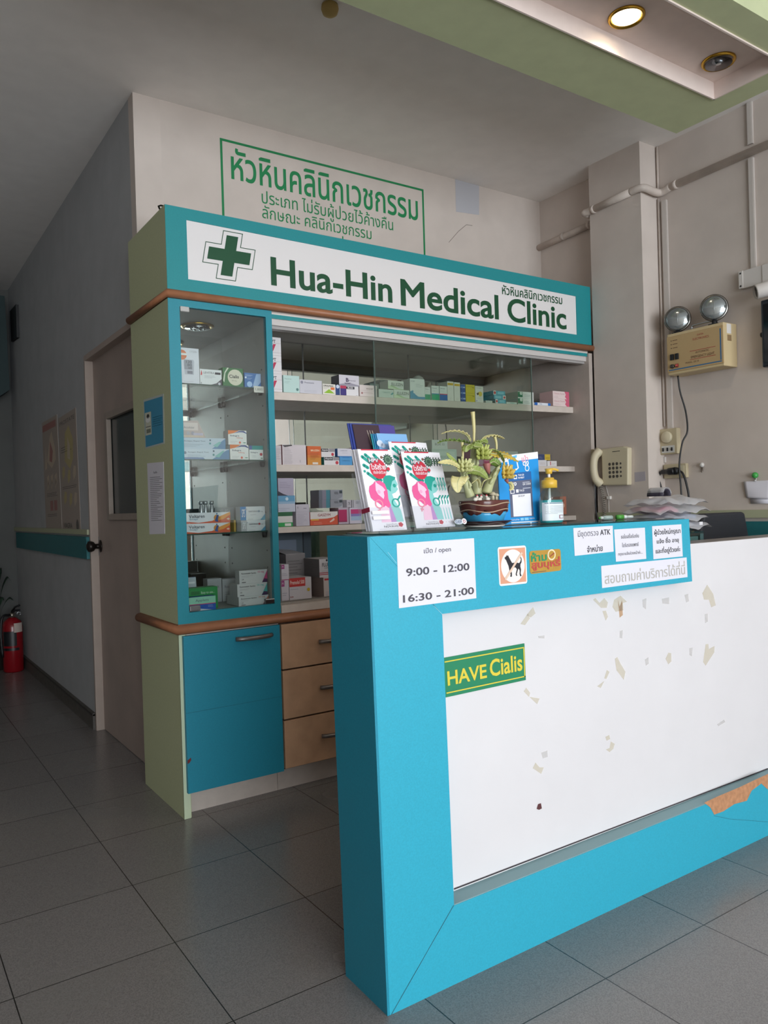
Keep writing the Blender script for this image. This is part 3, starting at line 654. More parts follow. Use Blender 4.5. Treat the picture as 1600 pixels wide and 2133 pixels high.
def a_an2(b, F):
    b.text('PROSTATE', F, .08, .92, .92, .955, DK); b.pg(F, [(.30, .60), (.36, .84), (.58, .89), (.80, .76), (.76, .60), (.58, .52)], YS); b.pg(F, [(.45, .62), (.5, .80), (.62, .72), (.6, .60)], SK, .0009)
    for x, y in ((.15, .44), (.45, .40), (.75, .42), (.2, .22), (.5, .2), (.75, .2)): b.pg(F, [(x, y), (x+.12, y+.04), (x+.14, y+.11), (x+.03, y+.12), (x-.03, y+.06)], YS if x < .6 else SK)
    b.text('VIAGRA', F, .10, .02, .58, .065, DK, .02); b.disc(F, .85, .045, .07, DK); lines(b, F, .1, .9, .36, .39, 2, DK); lines(b, F, .1, .9, .68, .74, 3, DK, .8)
PB = M('#a3978d', .6, name='poster_paper')
Z = 780; s = .2375
note('anatomy_poster', 'anatomy poster with a red heading strip on the corridor wall', 'poster', [(97, 1103), (130, 1103), (119, 863), (88, 881)], 'x', .041, PB, a_an1, .002)
note('anatomy_poster', 'anatomy poster nearest the door frame, with a round mark at its foot', 'poster', [(131, 1104), (169, 1106), (158, 849), (122, 872)], 'x', .041, PB, a_an2, .002)
note('dark_wall_plate', 'small dark rectangular plate high on the corridor wall near its end', 'wall plate', [(29, 712), (41, 703), (39, 634), (26, 649)], 'x', .041, M('#16181a', .5), None, .02)

# ------------------------------------------------------------------ medicine boxes
WHT = '#dfe0e2'; CM = {}
def cm(c): return M(c, .5)
def art_draw(b, F, art):
    k = 0
    for a in art:
        off = .0004+.0002*k; k += 1; t = a[0]
        if t == 'r': b.rect(F, a[1], a[2], a[3], a[4], cm(a[5]), off)
        elif t == 'p': b.pg(F, a[1], cm(a[2]), off)
        elif t == 'c': b.disc(F, a[1], a[2], a[3], cm(a[4]), off, 20)
        elif t == 't': b.text(a[1], F, a[2], a[3], a[4], a[5], cm(a[6]), a[7] if len(a) > 7 else 0, off, 2)
        elif t == 'l': lines(b, F, a[1], a[2], a[3], a[4], a[5], cm(a[6]), .5, .22)
def med3(x0, x1, y, z, h, depth, base, art, label, name='medicine_box', group=None, cat='box', left=None, lart=None, top=None):
    if x0 < .40 and x1 > .4062 and y < .4: x1 = .4062
    x0, x1 = x0+.0008, x1-.0008
    b = MB(); B = cm(base); b.box(x0, x1, y, y+depth, z, z+h, B)
    F = Fr((x0, y, z), *FRONT, x1-x0, h); art_draw(b, F, art)
    FL = Fr((x0, y+depth, z), *SIDE, depth, h)
    if left: b.rect(FL, 0, 0, 1, 1, cm(left), .0003)
    if lart: art_draw(b, FL, lart)
    # tuck-flap seam along the front top edge
    b.rect(Fr((x0, y, z+h), (1, 0, 0), (0, 1, 0), x1-x0, depth), .02, .05, .98, .07, cm('#8f8f8f'), .0003)
    return tag(b.build(name), label, cat, group)
def med(pl, pr, pt, pb, y, z, depth, base, art, label, **k):
    """front face from the photograph, standing at height z on the plane y; returns its top"""
    x0 = A(pl, (pt+pb)/2, y=y).x; x1 = A(pr, (pt+pb)/2, y=y).x
    h = A(pl if pt < 1010 else pr, pt, y=y).z - z
    med3(x0, x1, y, z+.0002, h-.0004, depth, base, art, label, **k)
    return z+h
T = lambda s, a, b, c, d, col='#3c3c46', bold=0: ('t', s, a, b, c, d, col, bold)
# showcase, top glass shelf
y = .065; z = 1.6722
med(372, 415, 723, 794, y, z, .09, '#d9d9e2', [('c', .16, .80, .24, '#d9743f'), ('r', 0, .79, .40, .85, '#e6e0dc'), T('CITIZEN', .55, .88, .90, .93, '#9a9aa2'), ('p', [(.28, .26), (.72, .26), (.76, .62), (.72, .68), (.28, .68), (.24, .60)], '#b9bac6'), ('r', .26, .40, .66, .66, '#8f919c'), T('120', .36, .575, .62, .65), T('80', .42, .49, .62, .56), T('60', .46, .42, .62, .475), ('r', .40, .28, .66, .36, '#7d7d8c'), ('l', .2, .9, .06, .1, 1, '#b0b0b8')], 'tall white carton picturing a blood pressure monitor, top shelf of the showcase', name='monitor_carton')
med(416, 462, 768, 797, y, z, .05, WHT, [('p', [(.03, .62), (.07, .95), (.11, .72), (.08, .6)], '#cf3f45'), T('LEVITRA', .17, .72, .66, .85), ('r', .69, .70, .95, .84, '#2b2733'), ('l', .2, .8, .45, .66, 3, '#9c9ca4'), ('p', [(.42, 0), (.75, .14), (1, .45), (1, 0)], '#4a4350'), ('c', .88, .12, .06, '#c9c7d0'), T('4', .02, .05, .07, .17)], 'white box with a red flame mark beside the monitor carton')
med(464, 507, 765, 801, y, z, .045, '#2f6d3c', [('c', .60, .5, .37, '#d9d2bf'), ('p', [(0, .3), (.08, .75), (.22, 1), (.3, 1), (.12, .7), (.06, .2)], '#cfd6c4'), T('Cialis', .30, .46, .78, .64, '#2c2c34', .02), T('20 mg', .42, .28, .66, .36, '#7b7568'), ('l', .5, .95, .88, .94, 1, '#d9d2bf')], 'green box with a large cream circle on the showcase top shelf')
med(509, 545, 776, 804, y, z, .05, '#3f6fae', [('p', [(.45, 0), (.72, .95), (1, 1), (1, .45), (.7, 0)], '#9fb8dc'), ('c', .30, .24, .16, '#a9c6ea'), ('r', .02, .62, .12, .74, '#d8e2f0'), ('l', .05, .55, .78, .92, 2, '#c6d6ee'), ('l', .16, .55, .58, .7, 2, '#c6d6ee')], 'small blue box with pale oval tablet beside the price tag')
# showcase, second shelf
z = 1.375
zt = med(378, 478, 934, 956, y, z, .06, '#c2cfdb', [('p', [(.62, 0), (.95, .9), (1, .95), (1, 0)], '#5f87ac'), ('p', [(.68, .3), (.86, .85), (.9, .85), (.78, .2)], '#7fb8b4'), ('c', .07, .62, .028, '#6b7c90'), ('c', .665, .80, .018, '#3f5568'), ('c', .66, .45, .022, '#4a8a8a'), T('Antigen Rapid Test', .12, .60, .56, .74, '#4a5666'), ('l', .12, .55, .2, .5, 3, '#8b98a8'), ('p', [(0, 0), (0, .2), (.44, .2), (.48, 0)], '#6d86ad')], 'long pale blue test kit box, lower of the two on the showcase second shelf', name='test_kit_box')
zt2 = med(378, 470, 911, 933, y+.004, zt, .055, '#b7c6d4', [('p', [(.68, 0), (.97, .9), (1, .95), (1, 0)], '#5f87ac'), ('c', .645, .80, .018, '#3f5568'), ('c', .64, .5, .022, '#4a8a8a'), ('p', [(.70, .3), (.86, .7), (.9, .6), (.8, .15)], '#7fb8b4'), T('Antigen Rapid Test', .05, .62, .53, .76, '#4a5666'), ('l', .03, .5, .2, .5, 3, '#8b98a8')], 'long pale blue test kit box, upper of the two on the showcase second shelf', name='test_kit_box')
x0, x1 = A(378, 890, y=y).x, A(431, 890, y=y).x
b = MB(); b.hexa([(x0, y+.012, zt2), (x1, y+.012, zt2), (x1, y+.03, zt2), (x0, y+.03, zt2), (x0+.003, y+.018, zt2+.066), (x1-.03, y+.018, zt2+.07), (x1-.03, y+.022, zt2+.07), (x0+.003, y+.022, zt2+.066)], M('#b9aaa6', .25))
F = Fr((x0, y+.012, zt2), (1, 0, 0), (0, .08, 1), x1-x0, .066); art_draw(b, F, [('r', .04, .45, .70, .92, '#cfc2be'), T('Accuhaler', .14, .56, .56, .70, '#5d5a66'), ('c', .3, .28, .07, '#a9a6ae'), ('c', .48, .28, .07, '#9a97a4'), ('r', .04, .05, .9, .14, '#c9b7a4'), ('r', .5, .15, .88, .3, '#b7b0c4')])
tag(b.build('blister_pack'), 'clear pouch of round inhaler blisters lying on the test kit boxes', 'packet')
def sd(label, pl, pr, pt, pb, z): return med(pl, pr, pt, pb, y, z, .05, '#e2e0de', [('p', [(0, 1), (0, .72), (.28, .80), (.6, 1)], '#e07a3a'), ('p', [(.30, .80), (.6, .97), (.85, .98), (1, .84), (1, .78), (.8, .88), (.6, .88)], '#3f4f8a'), T('Sidegra', .10, .55, .60, .68, '#33384f', .01), T('100mg', .45, .42, .78, .52, '#d0583f'), ('c', .62, .15, .06, '#dd7058'), ('r', .8, .12, .94, .17, '#4a8a6a'), ('l', .1, .5, .12, .3, 2, '#b5b5b8')], label)
q = sd('white box with orange top corner and blue swoosh, lower of the stacked pair', 479, 518, 926, 956, z); sd('white box with orange top corner and blue swoosh, upper of the stacked pair', 475, 514, 896, 925, q)
med(519, 555, 928, 956, y, z, .05, '#e0e0de', [('r', 0, .72, 1, 1, '#2f8f8a'), ('r', 0, .72, .2, 1, '#4a5f9a'), T('Sidegra', .08, .46, .60, .58, '#33384f', .01), ('c', .84, .40, .10, '#b8323f'), ('r', .8, .1, .95, .16, '#2f7a54'), ('l', .2, .6, .2, .4, 2, '#b5b5b8')], 'white box with teal top band and red dot in the showcase')
# showcase, third shelf
z = 1.083
def vol(label, pt, pb, z, yy): return med(384, 480, pt, pb, yy, z, .045, '#dfe2e8', [('p', [(0, 0), (0, .22), (.3, .06), (.6, .2), (.8, .6), (1, .95), (1, 0)], '#cf5a35'), ('p', [(.60, .22), (.78, .64), (1, 1), (1, .75), (.85, .35), (.7, .2)], '#e39a45'), ('c', .695, .48, .065, '#c98a3a'), ('p', [(.65, .2), (.70, .75), (.74, .75), (.72, .3), (.73, .1), (.70, .1)], '#2f4f8f'), ('c', .70, .86, .016, '#2f6f9f'), T('Voltaren', .09, .52, .43, .83, '#33303a', .01), T('Emulgel', .11, .30, .28, .48, '#4a7f9a'), ('p', [(.91, .35), (.96, .48), (.96, .4), (.98, .4), (.98, .3), (.96, .3), (.96, .22)], '#e8d0c0')], label)
q = vol('long orange and white gel box, lower of the two', 1088, 1114, z, y); vol('long orange and white gel box, upper of the two', 1066, 1089, q, y+.002)
med(448, 488, 1057, 1109, .16, z, .05, '#8f9394', [T('XELIPTA', .25, .78, .80, .92, '#c2c6c8'), ('r', .05, .05, .95, .48, '#84898a')], 'grey box standing behind the long orange and white boxes')
med(487, 492, 1083, 1110, .10, z, .05, '#b08f3a', [('r', .1, .1, .9, .9, '#b9973f')], 'very thin mustard yellow box standing upright in the showcase')
def naf(label, pl, pr, pt, pb, z, c, c2, gm): return med(pl, pr, pt, pb, y, z, .045, '#dde0e4', [('r', 0, 0, .23, 1, c), T('SPS', .06, .22, .19, .82, '#e8eaee', .01), ('p', [(.80, 0), (1, .45), (1, 0)], '#5f9fc0'), ('c', .24, .80, .035, '#b9bcc4'), T('NAFORAN', .33, .58, .70, .70, c2, .02), T(gm, .78, .56, .90, .68, '#7a7a84'), ('c', .745, .64, .04, gm == '2mg' and '#c03a44' or '#8a9aa8'), ('l', .4, .75, .38, .48, 1, '#a0a4ac'), ('l', .3, .6, .06, .16, 1, '#a0a4ac')], label)
q = naf('white box with grey spine and red mark, lower of the stacked white pair', 502, 560, 1082, 1109, z, '#b4b7bd', '#2f2a34', '2mg'); naf('white box with blue spine, upper of the stacked white pair', 500, 560, 1054, 1081, q, '#3f80bd', '#84888f', '1mg')
for i, (px, lb) in enumerate(((419, 'small silver capped vial nearest the left edge behind orange boxes'), (428, 'small silver capped vial in the middle behind the orange boxes'), (441, 'small silver capped vial nearest the white grey box'))):
    p = A(px, 1060, y=.14); b = MB().lathe([(.0085, 0), (.0085, .105), (.006, .110), (.006, .114), (.009, .114), (.009, .128), (1e-6, .1285)], (p.x, .14, z+.0006), M('#a9adb0', .25, .5), 14); tag(b.build('glass_vial'), lb, 'vial')
# showcase floor
z = .781
x0 = A(387, 1200, y=.10).x; x1 = A(416, 1200, y=.10).x
b = MB(); b.hexa([(x0, .13, z), (x1, .13, z), (x1, .18, z), (x0, .18, z), (x0, .145, z+.125), (x1, .145, z+.125), (x1, .15, z+.125), (x0, .15, z+.125)], M('#2f5f8f', .25))
F = Fr((x0, .13, z), (1, 0, 0), (0, .12, 1), x1-x0, .125); art_draw(b, F, [('r', 0, .62, 1, 1, '#a9b4bc'), ('r', .1, .15, .35, .6, '#3f78b0'), ('r', .42, .15, .67, .6, '#3f78b0'), ('r', .74, .15, .95, .6, '#3f78b0'), ('r', 0, 0, 1, .07, '#8a3f78'), ('r', .1, .80, .9, .86, '#d0d6da')])
tag(b.build('blue_pouch'), 'clear topped blue pouch standing in the left back of the showcase floor', 'packet')
med(390, 454, 1221, 1267, .075, z, .05, '#1f8a45', [T('Easy to use...', .45, .68, .90, .82, '#d0e4d4'), ('r', .12, .70, .40, .85, '#166a35')], 'green box reading Easy to use at the showcase bottom')
med(390, 450, 1240, 1284, .028, z, .04, '#2456b0', [('r', 0, .50, 1, 1, '#8fcdb4'), T('Applets', .28, .62, .75, .84, '#5a4a6a'), ('r', 0, .46, 1, .51, '#c2376a'), ('p', [(0, 0), (0, .38), (.5, .16), (1, 0)], '#c9d2dc'), ('l', .72, .96, .26, .44, 2, '#b9c9e4')], 'mint and blue box in the lower left corner of the showcase')
def ros(px0, px1, pt, pb, z, n, col, mg, nm, y0=.05):
    tp = None
    x0 = A(px0, (pt+pb)/2, y=y0).x; x1 = A(px1, (pt+pb)/2, y=y0).x; h = A(px1, pt+2, y=y0).z-z; dp = .020
    for i in range(n):
        art = [T('Rosuvastatin Sandoz', .08, .72, .60, .84, '#3a3a44', .02), T(mg, .66, .72, .88, .90, col, .015), ('l', .08, .5, .5, .66, 2, '#a5a5aa'), T('28', .08, .28, .15, .38), ('r', .08, .08, .22, .13, '#2b2b30'), ('p', [(.80, 0), (1, .95), (1, 0)], col), ('p', [(.80, 0), (.88, .3), (1, .25), (1, 0)], '#4a2f5a')]
        lb = ('white slim box with %s corner, front of the %s row of the triple stack' % (nm[0], nm[1])) if i == 0 else 'plain white slim boxes lined up behind the triple stack fronts'
        med3(x0, x1, y0+i*(dp+.0008), z+.0002, h-.0004, dp, '#d4d6d8', art if i == 0 else [], lb, group=None if i == 0 else 'slim white boxes lined up in the showcase', left='#b9bcbc')
    return z+h
q = ros(497, 560, 1236, 1267, z, 6, '#d98a74', '20 mg', ('salmon', 'bottom')); q = ros(494, 557, 1210, 1238, q, 4, '#4fb4b0', '10 mg', ('turquoise', 'middle')); ros(498, 557, 1183, 1212, q, 2, '#c2447a', '10 mg', ('pink', 'top'))
for i, (pl, pr, lb) in enumerate(((432, 462, 'white slim box on the showcase floor behind the green box, left one'), (463, 496, 'white slim box on the showcase floor behind the green box, right one'))):
    med(pl, pr, 1204, 1240, .26, z, .05, '#b5b8ba', [T('Rosuvastatin', .15, .6, .8, .72, '#5a5a64'), ('l', .15, .7, .2, .5, 3, '#9a9aa0')], lb, left='#9a9d9d')

# long top shelf
y = .128
zz = zs(0, .62)
for i, (pt, pb, lb) in enumerate(((783, 815, 'bottom'), (752, 784, 'middle'), (719, 751, 'top'))):
    x0, x1 = .438, A(588, 800, y=y).x; h = .078
    med3(x0, x1, y, zz+.0003, h-.0006, .08, '#dcd8da', [T('SEPT', .35, .68, .74, .86, '#35323c', .02), ('p', [(.46, .22), (.62, .62), (.75, .62), (.60, .22)], '#b82c50'), ('p', [(.30, .22), (.46, .62), (.52, .62), (.38, .22)], '#4a4652'), ('r', 0, .66, 1, .67, '#8d8a90'), ('r', 0, .14, 1, .15, '#8d8a90')], 'white box with slanted red bar, %s of the tall stack on the upper shelf' % lb); zz += h
def top(pl, pr, pt, pb, base, art, label, d=.07, y=.128, z=None, **k):
    x = A((pl+pr)/2, (pt+pb)/2, y=y).x
    return med(pl, pr, pt, pb, y, zs(0, x+.055)+.0006 if z is None else z, d, base, art, label, **k)
top(590, 624, 781, 818, '#b9d4cf', [T('Sayana', .08, .75, .5, .83, '#6f8a86'), ('l', .08, .4, .55, .7, 2, '#8fb0aa'), ('c', .86, .2, .08, '#5a7f7c')], 'pale mint square box beside the tall stack on the upper shelf')
top(624, 671, 790, 820, '#c7c6cf', [T('Previnorm', .22, .74, .64, .86, '#55556a', .01), ('c', .10, .80, .06, '#8a8a9a'), ('l', .2, .8, .1, .3, 2, '#b0b0ba')], 'lilac grey box with a round mark on the upper shelf')
top(672, 699, 799, 822, '#e0dcd2', [('p', [(.08, .12), (.5, .52), (.92, .12)], '#8fb833'), ('r', .62, .46, .92, .70, '#d9713a'), T('ORALMAX', .05, .74, .85, .90, '#2f2a2a', .02), ('l', .05, .5, .55, .7, 2, '#7a7a7a')], 'white box with lime green triangle and orange square on the upper shelf')
q = top(699, 747, 802, 826, '#e0dde0', [('r', 0, 0, .18, 1, '#24407a'), ('c', .09, .86, .07, '#cfd8ea'), ('r', .20, 0, .46, .70, '#3b2f78'), ('r', .20, .70, .46, 1, '#b83a5a'), ('r', .46, .68, .82, .94, '#22202a'), T('BLISS', .52, .73, .76, .89, '#e8e4e8', .02), ('l', .88, .97, .06, .14, 1, '#6a6a74')], 'white and purple box with a navy spine and black name strip')
top(706, 748, 780, 803, '#cfcbd4', [T('B', .34, .36, .48, .74, '#3a3050', .03), T('Bisoprolol', .48, .42, .82, .58, '#4a4260'), ('p', [(0, 0), (0, .12), (.5, .3), (1, .1), (1, 0)], '#9a96a4'), ('p', [(.25, .3), (.3, .2), (.5, .2), (.6, .32), (.48, .26), (.34, .25)], '#3a3050')], 'silver grey box lying on the white and purple box', z=q, left='#3f3f48')
top(749, 785, 801, 827, '#dbcfcc', [T('ENDEP', .40, .62, .80, .74, '#6a4a4a'), ('l', .05, .95, .5, .56, 1, '#a58a8a'), ('c', .13, .28, .05, '#a06a6a'), ('l', .2, .9, .3, .42, 1, '#b59a9a')], 'pale pink box just left of the glass door edge, upper shelf')
top(789, 820, 810, 831, '#c8d3cc', [T('TABLETS', .25, .55, .75, .72, '#7a9a90'), ('p', [(.78, .4), (.95, .7), (1, .55), (.9, .35)], '#5aa0a0')], 'pale green box just right of the glass door edge, upper shelf')
ez = [('p', [(0, .0), (.2, .5), (.7, .12), (1, .05), (1, 0)], '#a9c49a'), ('p', [(0, .9), (.06, .4), (.5, .08), (.9, 0), (0, 0)], '#c9d8bc'), T('ELLEZIN', .22, .42, .95, .76, '#5d6a62', .012), ('r', .22, .34, .95, .36, '#8f9a92')]
q = top(820, 853, 811, 832, '#d3d9d2', ez, 'green and white box with a pale swirl standing on the upper shelf')
q = max(q, A(808, 810, y=.128).z)
top(808, 841, 792, 811, '#d3d9d2', ez, 'green and white box reading ELLEZIN, front one of the row lying on top', z=q)
xe = A(808, 800, y=.128).x
for i in range(3): med3(xe+.005, xe+.105, .128+.0712+i*.05, q+.0002, .055, .048, '#5f6a66', [], 'darker side-on boxes in the row behind the front green and white box', group='boxes lying in a row on the upper shelf', left='#6f7c76')
for i, x in enumerate((xe-.055,)):
    med3(x, x+.054, .20, zs(0, x)+.0006, .075, .07, '#5f6f68', [('r', .08, .1, .92, .9, '#7c8a82')], 'grey green box behind the pale green box on the upper shelf')
top(854, 885, 788, 833, '#d5dad8', [('p', [(0, 0), (0, .35), (.18, .42), (.3, .34), (.34, .22), (.55, .12), (1, .12), (1, 0)], '#4a8fb0'), ('c', .28, .33, .07, '#d5dad8'), ('l', .4, .9, .6, .8, 3, '#9aa5a4'), T('CORT', .06, .84, .34, .90, '#5a6a6a')], 'white box with a blue wave along its foot, upper shelf')
pe_ = A(882, 790, y=.19); MB_ = MB(); MB_.lathe([(.03, 0), (.034, .02), (.034, .10), (.026, .125), (.01, .135), (1e-6, .136)], (pe_.x, .235, zs(0, pe_.x)+.0006), M('#a8aaa6', .3), 20); tag(MB_.build('plastic_bottle'), 'rounded pale plastic bottle behind the blue wave box', 'bottle')
G3 = lambda nm, c1, c2=None: [('r', 0, 0, 1, .42, c1), T(nm, .1, .80, .7, .87, '#55605e', .01), ('l', .12, .7, .6, .74, 2, '#a5adac')] + ([('r', 0, .40, 1, .46, c2)] if c2 else [])
top(885, 897, 806, 835, '#d8dcda', G3('Rhino', '#2f9a70'), 'narrow white box with green foot touching the blue wave box')
top(899, 915, 803, 836, '#d8dcda', G3('Rinosol', '#2fa374', '#4a7fae'), 'white box with green foot and thin blue band, upper shelf')
top(916, 932, 804, 837, '#d8dcda', G3('Illiadin', '#2f68ae', '#c0405a'), 'white box with blue foot and thin red band, upper shelf')
cr = [('r', .05, .80, .95, .92, '#d8b23c'), T('Kito', .2, .83, .7, .89, '#6a5420'), ('l', .3, .7, .05, .2, 3, '#b5b0a5'), ('l', .2, .8, .6, .72, 2, '#c5c0b5')]
top(932, 945.5, 794, 838, '#dcd9d2', cr, 'tall white box with a yellow label top, left of the pair'); top(946, 959, 796, 839, '#dcd9d2', cr, 'tall white box with a yellow label top, right of the pair')
q = None
for i, l in enumerate(('bottom', 'middle', 'top')):
    x0, x1 = A(960, 825, y=.128).x, A(970, 825, y=.128).x; zb = zs(0, x0+.03)+.0006+i*.0285
    med3(x0, x1, .128, zb, .028, .06, '#2f4f8f', [('r', 0, .4, 1, .62, '#aeb9d2'), ('c', .3, .5, .2, '#5f7ab5')], 'tiny navy blue box, %s of a stack of three on the upper shelf' % l)
x0, x1 = A(970.5, 825, y=.128).x, A(989.5, 825, y=.128).x
for i, l in enumerate(('lower', 'upper')): med3(x0, x1, .128, zs(0, x0+.08)+.0006+i*.0437, .043, .06, '#cdbb33', [('r', .1, .76, .9, .80, '#9a8a24'), ('r', .72, .62, .92, .70, '#7d6f1e')], 'bright yellow box, %s of a stacked pair on the upper shelf' % l)
top(990, 1007, 804, 842, '#dcd9d2', [('c', .62, .52, .24, '#d9c25a'), ('p', [(.15, .55), (.4, .62), (.45, .5), (.25, .42)], '#5a4a2a'), T('Strepsils', .15, .86, .8, .92, '#6a6a5a'), ('l', .2, .8, .2, .32, 2, '#aaa'), ('c', .15, .08, .05, '#55b')], 'tall white box with a lemon picture on the upper shelf')
top(1012, 1026, 834, 843, '#cfd4d0', [('r', .1, .2, .9, .8, '#b9c2bc')], 'tiny pale box right of the lemon box')
top(1026.5, 1031.5, 835, 844, '#2a4a40', [], 'tiny dark green box right of the lemon box')
q = None
zb = zs(0, A(1056, 832, y=.13).x)+.0006
for i, (a, c, l) in enumerate(((1032, 1054, 'bottom'), (1029, 1054, 'middle'), (1028, 1053, 'top'))):
    x0, x1 = A(a, 835, y=.13).x, A(c, 835, y=.13).x
    med3(x0, x1, .13, zb+i*.0217, .021, .1, '#4f9fb5', [('r', 0, 0, .22, 1, '#d8dcda'), ('c', .12, .5, .09, '#b8323f'), ('r', .36, .2, .88, .8, '#7fc0d0')] if i != 1 else [('r', .76, 0, 1, 1, '#d8dcda'), ('c', .88, .5, .08, '#b8323f'), ('r', .1, .2, .62, .8, '#7fc0d0')], 'turquoise tube box, %s of a stack of three' % l)
top(1055, 1077, 837, 846, '#c3d0cb', [('r', .35, .3, .75, .7, '#7ab0a4'), ('l', .78, .95, .2, .8, 2, '#99a')], 'low pale mint box beside the turquoise stack')
zb = zs(0, A(1115, 838, y=.13).x)+.0006
for i, l in enumerate(('lower', 'upper')):
    x0, x1 = A(1079, 838, y=.13).x, A(1112, 838, y=.13).x
    med3(x0, x1, .13, zb+i*.0345, .034, .11, '#d3d8d3', [('r', 0, .12, .30, .92, '#2f7a5c'), ('c', .2, .72, .08, '#c9d8ce'), ('l', .4, .95, .25, .7, 2, '#8aa096')], 'white box with dark green end, %s of a stacked pair on the upper shelf' % l, left='#a9b5ae')
top(1113.5, 1147, 838, 851, '#d9dde6', [('c', .12, .5, .07, '#2060b0'), ('r', 0, 0, .06, 1, '#2060b0'), ('r', .84, 0, 1, 1, '#2f72c0'), T('AMIS', .28, .38, .46, .6, '#33405a', .02)], 'low white box with blue ends beside the pink boxes', z=zs(0, A(1150, 845, y=.128).x)+.0006)
zb = zs(0, A(1190, 840, y=.13).x)+.0008
for i, l in enumerate(('lower', 'upper')):
    x0, x1 = A(1152, 840, y=.128).x, A(1186, 840, y=.128).x
    med3(x0, x1, .128, zb+i*.0415, .041, .10, '#e2cfce', [T('Classic Forte', .06, .58, .72, .80, '#c58a92'), ('p', [(.72, 1), (.8, .6), (.74, .3), (.85, 0), (1, 0), (1, 1)], '#d0607c'), ('l', .06, .5, .15, .45, 2, '#b9a5a5')], 'pale pink box with rosy end, %s of the pair at the shelf right end' % l, left='#c9a9a8')
# long middle shelf
y = .13; z = SH[1][0]+.0004
def mid(pl, pr, pt, pb, base, art, label, d=.08, y=.13, z=z, **k): return med(pl, pr, pt, pb, y, z, d, base, art, label, **k)
mid(588, 638, 926, 968, '#cdc4c8', [('l', .06, .42, .05, .92, 14, '#9f979c'), ('r', .72, .12, .76, .24, '#b5adb2'), ('p', [(.0, .97), (.4, 1.0), (.42, .95), (.1, .88)], '#3a3638')], 'large lilac white carton of fine print, left end of the middle shelf', d=.14, left='#8f3f42')
mid(574, 586.5, 928, 968, '#c5bcc0', [('l', .1, .9, .3, .9, 6, '#9f979c')], 'narrow white box half hidden by the teal post, middle shelf', y=.13)
mid(640, 669, 929, 968, '#c9862f', [('r', 0, .5, 1, 1, '#c95f2a'), ('r', 0, .38, 1, .52, '#cc7430'), T('BRUZEN', .25, .72, .88, .82, '#ead2b0', .02), ('l', .2, .9, .3, .66, 6, '#8f4f20'), ('r', .36, .03, .76, .14, '#d9cfc4')], 'orange and amber box standing upright on the middle shelf', left='#a84a24')
q = mid(675, 707, 952, 968, '#d8d4d6', [('r', 0, 0, .0, 0, '#222'), ('r', .02, .6, .58, .98, '#26242a'), T('Azycin', .06, .66, .54, .92, '#e6e4e6', .02), ('r', .60, .6, 1, 1, '#8f8c90'), ('c', .84, .30, .10, '#b8323f')], 'white box with black name panel and red dot, lower of two', left='#2f8f8a')
mid(669, 698, 934, 952, '#d8d4d6', [('r', .0, .62, .52, .98, '#26242a'), T('Azycin', .04, .67, .48, .92, '#e6e4e6', .02), ('r', .56, .62, 1, 1, '#8f8c90'), ('c', .82, .32, .10, '#b8323f'), ('r', .8, .04, 1, .1, '#2f7a54')], 'white box with black name panel and red dot, upper of two', z=q)
q = mid(707.5, 734, 951, 968, '#4a93c9', [('p', [(0, 1), (.3, .86), (.7, .86), (1, 1)], '#2f78b8'), T('CARBOXA', .15, .45, .8, .6, '#3a6a94')], 'sky blue box under a white one on the middle shelf')
mid(703, 734, 934, 952, '#cfcdd8', [T('CARBOXA', .16, .66, .66, .80, '#6a6a86'), ('r', 0, 0, 1, .06, '#3a80c0'), ('l', .3, .8, .4, .58, 2, '#a5a5b5')], 'lilac white box with blue base line above the sky blue box', z=q, left='#2f68a8')
q = mid(735, 785, 947, 968, '#b5b0b0', [('r', .3, .2, .8, .8, '#c0bbbb')], 'grey box half hidden behind the left leaflet rack, middle shelf', y=.15)
mid(735, 752, 932, 947, '#7d4a44', [('c', .5, .3, .22, '#2a2224'), ('r', .2, .6, .8, .8, '#94605a')], 'brown box on top of the grey box behind the leaflets', z=q, y=.15)
mid(753, 792, 932, 947, '#b3aead', [T('Soma', .05, .45, .45, .75, '#a5605a')], 'light grey box with faint red lettering behind the leaflets', z=q, y=.15)
# right part of the middle shelf, seen through the glass
med3(1.36, 1.52, .16, z, .085, .08, '#b5c2bb', [('r', .08, .1, .92, .86, '#c3cfc8'), T('MEDICAL', .3, .45, .7, .6, '#7a8a84')], 'pale mint carton behind the banana plant ornament, middle shelf')
med3(1.37, 1.47, .17, z+.0856, .045, .06, '#c9cdc9', [T('BOX 10', .2, .4, .8, .65, '#5a625f')], 'white box on top of the pale mint carton behind the ornament')
med3(1.66, 1.80, .2, z, .10, .09, '#a5527c', [('r', .55, .1, .95, .9, '#b83a6a'), ('r', .05, .1, .5, .9, '#b08aa0'), ('r', .55, .3, .95, .34, '#d99ab4')], 'magenta and mauve box behind the ornament, middle shelf')
med3(1.86, 2.00, .22, z, .085, .08, '#b5b8b6', [('r', .05, .55, .2, .85, '#6a6d70'), ('l', .3, .9, .3, .8, 3, '#8a8d8a')], 'grey white box behind the blue payment stand, middle shelf')
q = mid(1140, 1160, 960, 970, '#d8d5d5', [('r', .3, .2, .38, .9, '#b84a54'), ('l', .45, .9, .3, .7, 2, '#a99')], 'white box with a red stripe at the middle shelf right end', d=.1, y=.14)
q = mid(1118, 1139, 958, 970, '#cfccd0', [('l', .3, .9, .3, .7, 2, '#a99')], 'plain white box beneath the navy and yellow box', d=.1, y=.14)
mid(1120, 1148, 946, 958.5, '#3a4468', [('r', .52, 0, .95, 1, '#c9ac3a'), ('l', .08, .45, .3, .7, 2, '#8a90ac'), ('r', .6, .3, .9, .4, '#8a7420')], 'navy and yellow box at the middle shelf right end', d=.08, y=.145, z=q)
